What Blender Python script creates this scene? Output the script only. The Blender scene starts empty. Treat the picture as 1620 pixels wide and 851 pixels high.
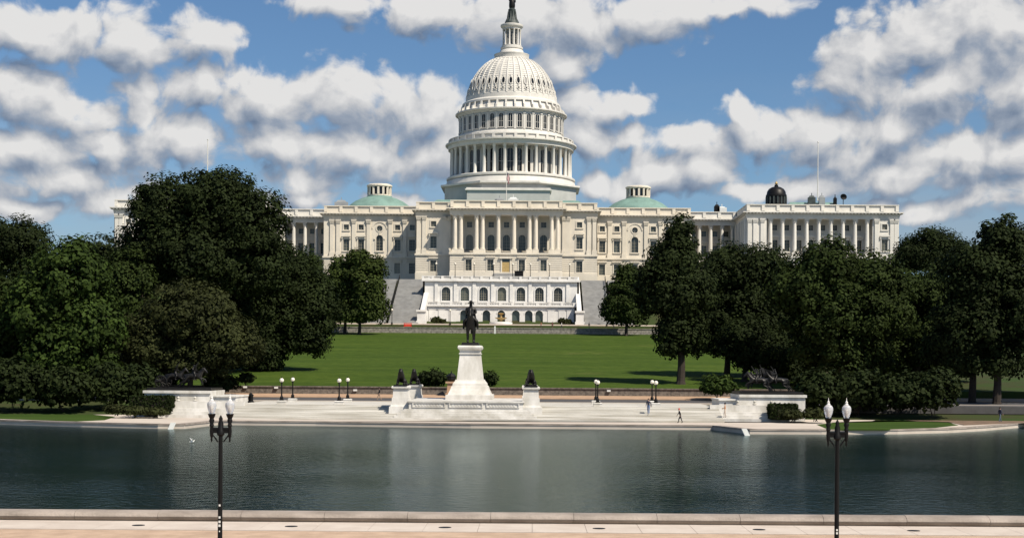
import bpy, bmesh, math, random
import numpy as np
from mathutils import Vector
R = math.radians
S = bpy.context.scene
COL = S.collection
random.seed(4)
# ------------------------------------------------------------------ camera
F, VX, VY, CX, CH, ROLL = 2430.0, 844.0, 585.0, 8.0, 6.2, R(0.4)
cd = bpy.data.cameras.new('camera'); cam = bpy.data.objects.new('camera', cd); COL.objects.link(cam)
cam.location = (CX, 0, CH); cam.rotation_euler = (R(90), -ROLL, 0)
cd.sensor_width = 36; cd.lens = F/1620*36
cd.shift_x = (810-VX)/1620; cd.shift_y = (VY-425.5)/1620
cd.clip_start = 1; cd.clip_end = 12000
S.camera = cam
def at(px, py, Y):
    dx, dy = px-VX, py-VY
    x = dx*math.cos(ROLL)+dy*math.sin(ROLL); y = -dx*math.sin(ROLL)+dy*math.cos(ROLL)
    return CX+x*Y/F, CH-y*Y/F
def gp(px, py, z):
    dx, dy = px-VX, py-VY
    x = dx*math.cos(ROLL)+dy*math.sin(ROLL); y = -dx*math.sin(ROLL)+dy*math.cos(ROLL)
    Y = (CH-z)*F/y
    return CX+x*Y/F, Y
# ------------------------------------------------------------------ light and sky
SX, SY, SZ = 0.62, -0.54, 1.0
sdir = Vector((SX, SY, SZ)).normalized()
sun = bpy.data.lights.new('sun', 'SUN'); sun.energy = 5.0; sun.angle = R(0.53); sun.color = (1, .92, .79)
so = bpy.data.objects.new('sun', sun); COL.objects.link(so); so.location = (60, -40, 120)
so.rotation_euler = sdir.to_track_quat('Z', 'Y').to_euler()
S.view_settings.view_transform = 'Standard'; S.view_settings.look = 'None'
S.view_settings.exposure = 0.24; S.view_settings.gamma = 1
S.cycles.max_bounces = 5; S.cycles.diffuse_bounces = 1; S.cycles.glossy_bounces = 2; S.cycles.transmission_bounces = 4
CLOUDS = [  # px centre and half sizes of the cloud masses seen in the photograph -> direction in the sky
 (60,88,130,42),(210,82,110,38),(310,82,62,34),(45,178,110,55),(150,205,60,32),(330,152,70,32),(430,165,90,40),(560,165,110,42),
 (660,185,85,50),(440,240,62,34),(560,250,120,30),(690,245,60,40),(240,215,45,70),(310,235,62,38),(60,255,120,26),(190,250,60,25),
 (110,300,140,26),(30,290,70,30),(200,335,90,22),(60,345,90,16),(465,292,55,28),(480,320,70,14),(620,318,60,14),
 (540,12,110,26),(680,20,110,36),(800,35,100,44),(900,30,90,44),(1020,30,90,36),(1150,8,120,18),
 (930,165,62,40),(960,160,70,22),(910,220,50,40),(985,215,36,20),(880,95,50,26),
 (1060,272,105,34),(1110,258,50,36),(985,295,60,26),(930,285,30,22),(1100,218,75,20),(1165,190,34,24),(1200,212,90,26),
 (1370,100,70,60),(1450,75,100,70),(1560,70,130,80),(1330,150,55,36),(1480,150,170,46),(1600,150,90,60),
 (1290,215,95,34),(1400,205,80,32),(1330,240,110,26),(1500,245,110,34),(1590,250,80,34),(1430,280,140,26),(1270,300,60,24),(1560,320,100,22),(1450,330,90,18),(1180,300,60,16)]
W = bpy.data.worlds.new('World'); S.world = W; W.use_nodes = True
def build_world():
    nt = W.node_tree; nt.nodes.clear(); N, L = nt.nodes, nt.links
    g = bpy.data.node_groups.new('cloud_field', 'ShaderNodeTree')
    g.interface.new_socket('P', in_out='INPUT', socket_type='NodeSocketVector')
    [g.interface.new_socket(q, in_out='OUTPUT', socket_type='NodeSocketFloat') for q in ('D', 'M', 'N')]
    gi = g.nodes.new('NodeGroupInput'); go = g.nodes.new('NodeGroupOutput')
    def vm(op, *a, t=g):
        n = t.nodes.new('ShaderNodeVectorMath'); n.operation = op
        for i, v in enumerate(a):
            if isinstance(v, (tuple, float, int)): n.inputs[i].default_value = v
            else: t.links.new(v, n.inputs[i])
        return n.outputs['Value'] if op in ('LENGTH', 'DOT_PRODUCT') else n.outputs['Vector']
    def mt(op, *a, t=g, clamp=False):
        n = t.nodes.new('ShaderNodeMath'); n.operation = op; n.use_clamp = clamp
        for i, v in enumerate(a):
            if isinstance(v, (float, int)): n.inputs[i].default_value = v
            else: t.links.new(v, n.inputs[i])
        return n.outputs[0]
    P = gi.outputs[0]
    acc = None
    # warp
    wn = g.nodes.new('ShaderNodeTexNoise'); wn.noise_dimensions = '2D'; wn.inputs['Scale'].default_value = 16; wn.inputs['Detail'].default_value = 2
    g.links.new(P, wn.inputs['Vector'])
    wv = vm('SUBTRACT', wn.outputs['Color'], (.5, .5, .5)); wv = vm('MULTIPLY', wv, (.030, .018, 0)); PW = vm('ADD', P, wv)
    for (px, py, a, b) in CLOUDS:
        u = (px-VX)/F; v = (VY-py)/F; ra, rb = a*1.42/F, b*1.62/F
        d = vm('LENGTH', vm('MULTIPLY_ADD', PW, (1/ra, 1/rb, 0), (-u/ra, -v/rb, 0)))
        acc = d if acc is None else mt('SMOOTH_MIN', acc, d, .28)
    acc = mt('SUBTRACT', 1.0, acc)
    # clouds elsewhere in the sky (outside the photographed part): unseen broken cumulus, thinned to lower the fill light and darken the water
    gn = g.nodes.new('ShaderNodeTexNoise'); gn.noise_dimensions = '2D'; gn.inputs['Scale'].default_value = 7; gn.inputs['Detail'].default_value = 2
    g.links.new(vm('MULTIPLY', P, (1, 2.2, 1)), gn.inputs['Vector'])
    gen = mt('MULTIPLY_ADD', gn.outputs[0], 4.5, -2.75)
    sep = g.nodes.new('ShaderNodeSeparateXYZ'); g.links.new(P, sep.inputs[0])
    ax = mt('ABSOLUTE', sep.outputs[0]); fx = mt('MULTIPLY_ADD', ax, 14, -14*.37, clamp=True)
    fy = mt('MULTIPLY_ADD', sep.outputs[1], 14, -14*.26, clamp=True)
    out = mt('MAXIMUM', fx, fy)
    mask = mt('MULTIPLY_ADD', mt('SUBTRACT', gen, acc), out, acc)
    n1 = g.nodes.new('ShaderNodeTexNoise'); n1.noise_dimensions = '2D'; n1.inputs['Scale'].default_value = 34; n1.inputs['Detail'].default_value = 5.5; n1.inputs['Roughness'].default_value = .6
    g.links.new(vm('MULTIPLY', PW, (1, 1.05, 1)), n1.inputs['Vector'])
    vo = g.nodes.new('ShaderNodeTexVoronoi'); vo.voronoi_dimensions = '2D'; vo.feature = 'F1'; vo.inputs['Scale'].default_value = 50; vo.inputs['Detail'].default_value = 1.5
    g.links.new(vm('MULTIPLY', PW, (1, 1.05, 1)), vo.inputs['Vector'])
    nz = mt('MULTIPLY_ADD', n1.outputs[0], 1.7, -.85)
    nz = mt('MULTIPLY_ADD', vo.outputs['Distance'], -.65, nz)
    tot = mt('ADD', mt('ADD', mt('MINIMUM', mt('MULTIPLY', mask, 1.6), 1.0), nz), .15)
    g.links.new(tot, go.inputs[0]); g.links.new(mask, go.inputs[1]); g.links.new(nz, go.inputs[2])
    # world tree
    tc = N.new('ShaderNodeTexCoord'); sp = N.new('ShaderNodeSeparateXYZ'); L.new(tc.outputs['Generated'], sp.inputs[0])
    az = mt('ARCTAN2', sp.outputs[0], sp.outputs[1], t=nt); el = mt('ARCSINE', sp.outputs[2], t=nt)
    cb = N.new('ShaderNodeCombineXYZ'); L.new(az, cb.inputs[0]); L.new(mt('TANGENT', mt('MINIMUM', el, 1.2, t=nt), t=nt), cb.inputs[1])
    def field(off):
        gr = N.new('ShaderNodeGroup'); gr.node_tree = g
        L.new(vm('ADD', cb.outputs[0], off, t=nt), gr.inputs[0]); return gr.outputs
    d0 = field((0, 0, 0)); d1 = field((.006, .015, 0)); 
    al = N.new('ShaderNodeMapRange'); al.interpolation_type = 'SMOOTHSTEP'; L.new(d0[0], al.inputs[0])
    al.inputs[1].default_value = -.12; al.inputs[2].default_value = .50
    lit = mt('MULTIPLY_ADD', mt('SUBTRACT', d0[1], d1[1], t=nt), .62, .60, t=nt)
    lit = mt('MULTIPLY_ADD', mt('SUBTRACT', d0[2], d1[2], t=nt), .30, lit, t=nt)
    cr = N.new('ShaderNodeValToRGB'); L.new(lit, cr.inputs[0])
    e = cr.color_ramp.elements; e[0].position = 0.22; e[0].color = (.19, .26, .385, 1); e[1].position = .86; e[1].color = (1.0, .985, .965, 1)
    m = e.new(.46); m.color = (.40, .46, .56, 1); m = e.new(.64); m.color = (.70, .71, .735, 1)
    sky = N.new('ShaderNodeTexSky'); sky.sky_type = 'NISHITA'; sky.sun_disc = False
    sky.sun_elevation = math.asin(sdir.z); sky.sun_rotation = math.atan2(sdir.x, sdir.y)
    sky.air_density = 1.0; sky.dust_density = .25; sky.ozone_density = 3.0
    tint = vm('MULTIPLY', sky.outputs[0], (.78, .96, 1.12), t=nt)
    cl = vm('MULTIPLY', cr.outputs[0], (9.8, 9.8, 9.8), t=nt)
    vn = N.new('ShaderNodeTexNoise'); vn.noise_dimensions = '2D'; vn.inputs['Scale'].default_value = 6; vn.inputs['Detail'].default_value = 4; vn.inputs['Roughness'].default_value = .6
    L.new(vm('MULTIPLY', cb.outputs[0], (1, 3.2, 1), t=nt), vn.inputs['Vector'])
    ve = mt('MULTIPLY_ADD', vn.outputs[0], 3.0, -.85, t=nt, clamp=True)
    lowe = mt('MULTIPLY_ADD', el, -5.5, 1.05, t=nt, clamp=True)
    ve = mt('MULTIPLY', mt('MULTIPLY', ve, lowe, t=nt), .85, t=nt)
    mv = N.new('ShaderNodeMix'); mv.data_type = 'RGBA'; L.new(ve, mv.inputs[0]); L.new(tint, mv.inputs[6]); mv.inputs[7].default_value = (4.6, 5.2, 6.0, 1); tint = mv.outputs[2]
    mx = N.new('ShaderNodeMix'); mx.data_type = 'RGBA'; L.new(mt('MULTIPLY', al.outputs[0], .96, t=nt), mx.inputs[0]); L.new(tint, mx.inputs[6]); L.new(cl, mx.inputs[7])
    bg = N.new('ShaderNodeBackground'); bg.inputs[1].default_value = .068; L.new(mx.outputs[2], bg.inputs[0])
    ow = N.new('ShaderNodeOutputWorld'); L.new(bg.outputs[0], ow.inputs[0])
    W.cycles.sampling_method = 'MANUAL'; W.cycles.sample_map_resolution = 512
build_world()
# ------------------------------------------------------------------ helpers
WL = {}     # world location of un-rotated parents
def tag(o, label=None, cat=None, group=None, kind=None):
    for k, v in (('label', label), ('category', cat), ('group', group), ('kind', kind)):
        if v: o[k] = v
    return o
def thing(name, loc, label, cat, group=None, rz=0):
    o = bpy.data.objects.new(name, None); COL.objects.link(o); o.location = loc; o.rotation_euler.z = rz
    o.empty_display_size = .3
    WL[o] = Vector(loc); return tag(o, label, cat, group)
def link(name, me, parent=None, loc=(0, 0, 0), rz=0):
    """mesh object at world loc (parents are un-rotated)"""
    o = bpy.data.objects.new(name, me); COL.objects.link(o)
    loc = Vector(loc); WL[o] = loc
    if parent is not None: o.parent = parent; loc = loc-WL[parent]
    o.location = loc; o.rotation_euler.z = rz
    return o
def copy_tree(o, parent=None):
    c = o.copy(); COL.objects.link(c); c.parent = parent
    for ch in o.children: copy_tree(ch, c)
    return c
class MB:
    def __init__(s): s.v = []; s.f = []; s.m = []
    def add(s, vs, fs, mi=0):
        b = len(s.v); s.v += [tuple(p) for p in vs]; s.f += [tuple(b+i for i in f) for f in fs]; s.m += [mi]*len(fs); return s
    def box(s, x0, x1, y0, y1, z0, z1, mi=0):
        return s.add([(x0,y0,z0),(x1,y0,z0),(x1,y1,z0),(x0,y1,z0),(x0,y0,z1),(x1,y0,z1),(x1,y1,z1),(x0,y1,z1)],
            [(0,3,2,1),(4,5,6,7),(0,1,5,4),(1,2,6,5),(2,3,7,6),(3,0,4,7)], mi)
    def frus(s, x, y, z0, z1, a0, b0, a1, b1, mi=0):
        return s.add([(x-a0,y-b0,z0),(x+a0,y-b0,z0),(x+a0,y+b0,z0),(x-a0,y+b0,z0),(x-a1,y-b1,z1),(x+a1,y-b1,z1),(x+a1,y+b1,z1),(x-a1,y+b1,z1)],
            [(0,3,2,1),(4,5,6,7),(0,1,5,4),(1,2,6,5),(2,3,7,6),(3,0,4,7)], mi)
    def prism(s, poly, z0, z1, mi=0):
        n = len(poly); a = sum(poly[i][0]*poly[(i+1)%n][1]-poly[(i+1)%n][0]*poly[i][1] for i in range(n))
        if a < 0: poly = poly[::-1]
        vs = [(p[0],p[1],z0) for p in poly]+[(p[0],p[1],z1) for p in poly]
        return s.add(vs, [tuple(range(n))[::-1], tuple(range(n,2*n))]+[(i,(i+1)%n,n+(i+1)%n,n+i) for i in range(n)], mi)
    def quad(s, a, b, c, d, mi=0): return s.add([a,b,c,d], [(0,1,2,3)], mi)
    def lathe(s, prof, seg=16, c=(0,0,0), mi=0, a0=0, cap=True):
        vs = []
        for r, z in prof:
            for i in range(seg):
                t = a0+2*math.pi*i/seg; vs.append((c[0]+r*math.cos(t), c[1]+r*math.sin(t), c[2]+z))
        fs = []
        for k in range(len(prof)-1):
            for i in range(seg):
                j = (i+1) % seg; fs.append((k*seg+i, k*seg+j, (k+1)*seg+j, (k+1)*seg+i))
        if cap: fs += [tuple(range(seg))[::-1], tuple(range((len(prof)-1)*seg, len(prof)*seg))]
        return s.add(vs, fs, mi)
    def tube(s, pts, rad, seg=6, mi=0):
        pts = [Vector(p) for p in pts]; vs = []
        for i, p in enumerate(pts):
            d = (pts[min(i+1, len(pts)-1)]-pts[max(i-1, 0)]).normalized()
            u = d.cross(Vector((0, 1, 0)) if abs(d.y) < .9 else Vector((1, 0, 0))).normalized(); w = d.cross(u)
            r = rad[i] if isinstance(rad, (list, tuple)) else rad
            for k in range(seg):
                t = 2*math.pi*k/seg; vs.append(p+u*r*math.cos(t)+w*r*math.sin(t))
        n = len(pts); fs = [(k*seg+i, k*seg+(i+1)%seg, (k+1)*seg+(i+1)%seg, (k+1)*seg+i) for k in range(n-1) for i in range(seg)]
        fs += [tuple(range(seg)), tuple(range((n-1)*seg, n*seg))[::-1]]
        return s.add(vs, fs, mi)
    def mesh(s, name, mats, smooth=False, org=(0, 0, 0)):
        me = bpy.data.meshes.new(name); ox, oy, oz = org
        me.from_pydata([(x-ox, y-oy, z-oz) for x, y, z in s.v], [], s.f)
        for m in (mats if isinstance(mats, (list, tuple)) else [mats]): me.materials.append(m)
        if any(s.m): me.polygons.foreach_set('material_index', s.m)
        if smooth: me.polygons.foreach_set('use_smooth', [True]*len(me.polygons)); me.set_sharp_from_angle(angle=R(40))
        me.update(); return me
    def build(s, name, mats, parent=None, smooth=False):
        a = np.array(s.v); lo, hi = a.min(0), a.max(0); org = ((lo[0]+hi[0])/2, (lo[1]+hi[1])/2, lo[2])
        return link(name, s.mesh(name, mats, smooth, org), parent, org)
# ------------------------------------------------------------------ materials
def mat(name, col, rough=.7, var=.0, vscale=1.0, bump=0.0, bscale=8.0, col2=None, metal=0, stretch=(1, 1, 1), spec=.4, detail=6, gen=None):
    m = bpy.data.materials.new(name); m.use_nodes = True; nt = m.node_tree; b = nt.nodes['Principled BSDF']
    b.inputs['Base Color'].default_value = (*col, 1); b.inputs['Roughness'].default_value = rough; b.inputs['Metallic'].default_value = metal
    b.inputs['Specular IOR Level'].default_value = spec
    if var or col2:
        ge = nt.nodes.new('ShaderNodeNewGeometry'); mp = nt.nodes.new('ShaderNodeMapping'); mp.inputs['Scale'].default_value = stretch
        nt.links.new(ge.outputs['Position'], mp.inputs[0])
        n = nt.nodes.new('ShaderNodeTexNoise'); n.inputs['Scale'].default_value = vscale; n.inputs['Detail'].default_value = detail; n.inputs['Roughness'].default_value = .62
        nt.links.new(mp.outputs[0], n.inputs['Vector'])
        r = nt.nodes.new('ShaderNodeValToRGB'); nt.links.new(n.outputs[0], r.inputs[0])
        c2 = col2 or tuple(c*(1-var) for c in col)
        r.color_ramp.elements[0].position = .34; r.color_ramp.elements[0].color = (*c2, 1)
        r.color_ramp.elements[1].position = .64; r.color_ramp.elements[1].color = (*col, 1)
        nt.links.new(r.outputs[0], b.inputs['Base Color'])
        if bump:
            n2 = nt.nodes.new('ShaderNodeTexNoise'); n2.inputs['Scale'].default_value = bscale; n2.inputs['Detail'].default_value = 5
            nt.links.new(ge.outputs['Position'], n2.inputs['Vector'])
            bp = nt.nodes.new('ShaderNodeBump'); bp.inputs['Strength'].default_value = bump; bp.inputs['Distance'].default_value = .1
            nt.links.new(n2.outputs[0], bp.inputs['Height']); nt.links.new(bp.outputs[0], b.inputs['Normal'])
    return m
M = {}
M['cream'] = mat('cream_sandstone', (.78, .70, .57), .8, .18, .25, .15, 3, stretch=(1, 1, .5))
M['marble'] = mat('white_marble', (.78, .74, .66), .7, .16, .3, .1, 3, stretch=(1, 1, .45))
M['iron'] = mat('white_painted_iron', (.70, .665, .60), .6, .18, .35, stretch=(1, 1, .35))
M['skirt'] = mat('grey_painted_iron', (.46, .46, .43), .6, .15, .3)
M['terr'] = mat('terrace_marble', (.80, .77, .72), .7, .18, .35, .1, 3)
M['step'] = mat('weathered_shaded_marble_steps', (.68, .65, .59), .75, .0, .55, .15, 4, col2=(.36, .33, .27), stretch=(.22, 2.4, 5), detail=9)  # long dark streaks: dirty marks, plus riser shade painted into the colour
M['ped'] = mat('pedestal_marble', (.72, .69, .64), .6, .0, .6, .1, 4, col2=(.47, .44, .38), stretch=(1, 1, .4), detail=8)
M['glass'] = mat('window_glass', (.035, .045, .05), .08, .5, .6, spec=.6)
M['dglass'] = mat('dark_dome_glass', (.012, .014, .016), .15, .4, .6, spec=.4)
M['frame'] = mat('window_frame', (.30, .27, .20), .6)
M['copper'] = mat('green_copper', (.20, .32, .27), .75, .3, .4)
M['bronze'] = mat('dark_bronze', (.018, .016, .014), .45, .5, 2, metal=.4)
M['grbronze'] = mat('green_bronze', (.055, .07, .065), .55, .45, 1.2)
M['black'] = mat('black_iron', (.008, .008, .008), .5, spec=.15)
M['grey'] = mat('grey_roof', (.32, .33, .33), .8, .2, .5)
M['stair'] = mat('grey_granite_stairs', (.36, .35, .33), .85, .25, .6, stretch=(1, .4, 2))
M['wood'] = mat('golden_door', (.50, .35, .14), .5, .2, 2)
M['red'] = mat('red_paint', (.55, .05, .03), .5)
M['conc'] = mat('pale_concrete', (.58, .50, .42), .85, .0, .5, .15, 6, col2=(.47, .40, .33), stretch=(.4, 1, 1), detail=9)
M['rim'] = mat('grey_limestone_coping', (.38, .32, .27), .75, .0, .9, .3, 9, col2=(.20, .165, .135), stretch=(.5, 1, 1.5), detail=9)
M['kerb'] = mat('pale_paving', (.60, .52, .44), .85, .0, .8, .15, 9, col2=(.50, .42, .35), detail=9)
M['gravel'] = mat('pink_gravel', (.56, .40, .28), .95, .0, 1.2, .4, 40, col2=(.42, .29, .20), detail=10)
M['asph'] = mat('asphalt', (.085, .08, .078), .9, .25, .8, .1, 20)
M['walk'] = mat('tan_pavement', (.46, .30, .19), .9, .2, .8)
M['wall'] = mat('brown_fieldstone', (.20, .17, .14), .9, .0, 2.2, .5, 4, col2=(.08, .07, .06), detail=8)
M['gwall'] = mat('grey_fieldstone', (.34, .31, .27), .9, .0, 1.6, .5, 4, col2=(.13, .12, .10), detail=8)
M['soil'] = mat('mulch_soil', (.22, .14, .09), .95, .0, .9, .3, 8, col2=(.10, .07, .045))
M['grass'] = mat('mown_grass', (.048, .082, .013), .9, .0, .12, .3, 25, col2=(.030, .056, .009), stretch=(.22, 1.6, 1), spec=.1, detail=8)
def lawn_mat():
    m = bpy.data.materials.new('mown_lawn'); m.use_nodes = True; nt = m.node_tree; N, L = nt.nodes, nt.links; b = N['Principled BSDF']; b.inputs['Roughness'].default_value = .95; b.inputs['Specular IOR Level'].default_value = .05
    ge = N.new('ShaderNodeNewGeometry')
    def noise(sc, st, det=5):
        mp = N.new('ShaderNodeMapping'); mp.inputs['Scale'].default_value = st; L.new(ge.outputs['Position'], mp.inputs[0]); n = N.new('ShaderNodeTexNoise'); n.inputs['Scale'].default_value = sc; n.inputs['Detail'].default_value = det; n.inputs['Roughness'].default_value = .7; L.new(mp.outputs[0], n.inputs['Vector']); return n.outputs[0]
    def ramp(f, stops):
        r = N.new('ShaderNodeValToRGB'); L.new(f, r.inputs[0]); e = r.color_ramp.elements
        e[0].position, e[0].color = stops[0][0], (*stops[0][1], 1); e[1].position, e[1].color = stops[-1][0], (*stops[-1][1], 1)
        for p, c in stops[1:-1]: q = e.new(p); q.color = (*c, 1)
        return r.outputs[0]
    c1 = ramp(noise(.16, (.25, 1.2, 1), 8), [(.32, (.036, .064, .010)), (.52, (.052, .086, .013)), (.7, (.072, .104, .018))])
    c2 = ramp(noise(1.1, (.6, 1, 1), 6), [(.3, (.62, .66, .6)), (.7, (1.32, 1.24, 1.3))])
    mx = N.new('ShaderNodeMix'); mx.data_type = 'RGBA'; mx.blend_type = 'MULTIPLY'; mx.inputs[0].default_value = 1; L.new(c1, mx.inputs[6]); L.new(c2, mx.inputs[7])
    dry = ramp(noise(.055, (.7, 1, 1), 7), [(.62, (0, 0, 0)), (.69, (.7, .7, .7))])
    m2 = N.new('ShaderNodeMix'); m2.data_type = 'RGBA'; L.new(dry, m2.inputs[0]); L.new(mx.outputs[2], m2.inputs[6]); m2.inputs[7].default_value = (.13, .115, .045, 1); L.new(m2.outputs[2], b.inputs['Base Color'])
    return m
M['lawn'] = lawn_mat()
M['grassd'] = mat('dark_turf', (.036, .062, .016), .95, .0, .15, .3, 10, col2=(.05, .045, .022), spec=.1)  # ground turf, darker green with brown patches
M['globe'] = mat('opal_globe', (.80, .74, .62), .3)
M['bark'] = mat('bark', (.045, .034, .026), .95, .4, 3)
M['lbox'] = mat('light_box', (.7, .7, .66), .6)
def glass_vary(m):
    nt = m.node_tree; N, L = nt.nodes, nt.links; oi = N.new('ShaderNodeObjectInfo'); r = N.new('ShaderNodeValToRGB'); L.new(oi.outputs['Random'], r.inputs[0]); e = r.color_ramp.elements
    e[0].position, e[0].color = 0, (.012, .014, .015, 1); e[1].position, e[1].color = 1, (.20, .19, .15, 1)
    for p, c in ((.45, (.03, .04, .042)), (.7, (.06, .08, .075)), (.85, (.11, .115, .09))): q = e.new(p); q.color = (*c, 1)
    L.new(r.outputs[0], N['Principled BSDF'].inputs['Base Color'])
glass_vary(M['glass'])
def leafmat(name, a, b):
    m = bpy.data.materials.new(name); m.use_nodes = True; nt = m.node_tree; N, L = nt.nodes, nt.links
    bs = N['Principled BSDF']; bs.inputs['Roughness'].default_value = .7; bs.inputs['Specular IOR Level'].default_value = .08
    ge = N.new('ShaderNodeNewGeometry'); r = N.new('ShaderNodeValToRGB'); L.new(ge.outputs['Random Per Island'], r.inputs[0])
    r.color_ramp.elements[0].color = (*b, 1); r.color_ramp.elements[1].color = (*a, 1)
    no = N.new('ShaderNodeTexNoise'); no.inputs['Scale'].default_value = .22; no.inputs['Detail'].default_value = 3; L.new(ge.outputs['Position'], no.inputs['Vector'])
    hs = N.new('ShaderNodeHueSaturation'); L.new(r.outputs[0], hs.inputs['Color'])
    mr = N.new('ShaderNodeMapRange'); L.new(no.outputs[0], mr.inputs[0]); mr.inputs[1].default_value = .3; mr.inputs[2].default_value = .7; mr.inputs[3].default_value = .7; mr.inputs[4].default_value = 1.25
    L.new(mr.outputs[0], hs.inputs['Value']); L.new(hs.outputs[0], bs.inputs['Base Color'])
    tr = N.new('ShaderNodeBsdfTranslucent'); L.new(hs.outputs[0], tr.inputs[0]); mx = N.new('ShaderNodeMixShader'); mx.inputs[0].default_value = .22
    L.new(bs.outputs[0], mx.inputs[1]); L.new(tr.outputs[0], mx.inputs[2]); L.new(mx.outputs[0], N['Material Output'].inputs[0])
    return m
M['leaf_dark'] = leafmat('dark_oak_leaves', (.027, .038, .011), (.013, .020, .006))
M['leaf_mid'] = leafmat('green_leaves', (.038, .056, .013), (.019, .029, .007))
M['leaf_olive'] = leafmat('olive_leaves', (.046, .053, .017), (.024, .028, .010))
M['leaf_bright'] = leafmat('bright_green_leaves', (.046, .074, .014), (.021, .035, .008))
M['leaf_linden'] = leafmat('linden_leaves', (.058, .080, .018), (.028, .040, .010))
def water_mat():
    m = bpy.data.materials.new('pool_water'); m.use_nodes = True; nt = m.node_tree; N, L = nt.nodes, nt.links
    b = N['Principled BSDF']; b.inputs['Base Color'].default_value = (.006, .016, .015, 1); b.inputs['Specular IOR Level'].default_value = .09; b.inputs['Roughness'].default_value = .12; b.inputs['IOR'].default_value = 1.33
    ge = N.new('ShaderNodeNewGeometry'); mp = N.new('ShaderNodeMapping'); mp.inputs['Scale'].default_value = (1, .8, 1); mp.inputs['Rotation'].default_value = (0, 0, R(18)); L.new(ge.outputs['Position'], mp.inputs[0])
    n1 = N.new('ShaderNodeTexNoise'); n1.inputs['Scale'].default_value = 1.5; n1.inputs['Detail'].default_value = 4; n1.inputs['Roughness'].default_value = .55; L.new(mp.outputs[0], n1.inputs['Vector'])
    n3 = N.new('ShaderNodeTexNoise'); n3.inputs['Scale'].default_value = .05; n3.inputs['Detail'].default_value = 3; L.new(ge.outputs['Position'], n3.inputs['Vector'])
    mr = N.new('ShaderNodeMapRange'); L.new(n3.outputs[0], mr.inputs[0]); mr.inputs[1].default_value = .35; mr.inputs[2].default_value = .65; mr.inputs[3].default_value = .4; mr.inputs[4].default_value = 1.0
    bp = N.new('ShaderNodeBump'); bp.inputs['Distance'].default_value = .085; L.new(mr.outputs[0], bp.inputs['Strength']); L.new(n1.outputs[0], bp.inputs['Height']); L.new(bp.outputs[0], b.inputs['Normal'])
    b.inputs['Specular IOR Level'].default_value = 0; gl = N.new('ShaderNodeBsdfGlossy'); gl.inputs['Color'].default_value = (.54, .62, .63, 1); gl.inputs['Roughness'].default_value = .12; L.new(bp.outputs[0], gl.inputs['Normal'])
    fr = N.new('ShaderNodeFresnel'); fr.inputs[0].default_value = 1.33; L.new(bp.outputs[0], fr.inputs['Normal'])
    df = N.new('ShaderNodeBsdfDiffuse'); df.inputs[0].default_value = (.006, .016, .015, 1)
    ms = N.new('ShaderNodeMixShader'); L.new(fr.outputs[0], ms.inputs[0]); L.new(df.outputs[0], ms.inputs[1]); L.new(gl.outputs[0], ms.inputs[2]); L.new(ms.outputs[0], N['Material Output'].inputs[0]); N.remove(b)
    return m
M['water'] = water_mat()
def flag_mat():
    m = bpy.data.materials.new('flag_cloth'); m.use_nodes = True; nt = m.node_tree; N, L = nt.nodes, nt.links; b = N['Principled BSDF']
    tc = N.new('ShaderNodeTexCoord'); w = N.new('ShaderNodeTexWave'); w.bands_direction = 'X'; w.inputs['Scale'].default_value = 1.6
    L.new(tc.outputs['Object'], w.inputs[0]); r = N.new('ShaderNodeValToRGB'); r.color_ramp.interpolation = 'CONSTANT'; L.new(w.outputs[0], r.inputs[0])
    r.color_ramp.elements[0].color = (.45, .03, .04, 1); r.color_ramp.elements[1].position = .5; r.color_ramp.elements[1].color = (.75, .72, .70, 1); L.new(r.outputs[0], b.inputs['Base Color'])
    return m
M['flag'] = flag_mat(); M['navy'] = mat('navy_cloth', (.02, .03, .10), .8)
# ------------------------------------------------------------------ the setting
PROF = [(-400, .25), (59.3, .25), (59.6, -.9), (181, -.9), (182, .42), (195, 1.9), (211, 2.05), (211.9, 2.1), (212.0, 3.62), (250, 6.0), (300, 9.3), (345, 12.8), (380, 15.1), (384, 15.6), (390.6, 15.8), (391, 17.5), (404, 17.7), (426, 30.6), (600, 33), (6000, 33)]
def hz(Y): return float(np.interp(Y, [p[0] for p in PROF], [p[1] for p in PROF]))
def sheet(name, x0, x1, ys, dz, m, nx=1):
    mb = MB(); xs = np.linspace(x0, x1, nx+1)
    for a, b in zip(ys[:-1], ys[1:]):
        for c, d in zip(xs[:-1], xs[1:]): mb.quad((c, a, hz(a)+dz), (d, a, hz(a)+dz), (d, b, hz(b)+dz), (c, b, hz(b)+dz))
    return tag(mb.build(name, m), kind='structure')
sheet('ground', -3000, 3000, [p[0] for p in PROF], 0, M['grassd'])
sheet('lawn', -46, 48, [212.2, 250, 300, 345, 379.5], .05, M['lawn'])
mb = MB(); mb.quad((-400, 59.7, 0), (400, 59.7, 0), (400, 182.5, 0), (-400, 182.5, 0)); tag(mb.build('water', M['water']), kind='structure')
far = [(-600, 668), (-200, 669), (0, 671), (130, 675), (250, 678), (292, 678), (318, 675), (345, 672), (500, 673.5), (745, 677), (1000, 679), (1128, 680), (1186, 686.5), (1300, 687), (1420, 686.5), (1500, 684.5), (1560, 681), (1620, 675.5), (1680, 670)]
edge = [gp(x, y, 0) for x, y in far]
poly = edge+[(edge[-1][0]+60, 183.2), (edge[0][0], 183.2)]
mb = MB(); mb.prism(poly, -.85, .5); tag(mb.build('promenade', M['conc']), kind='structure')
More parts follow.
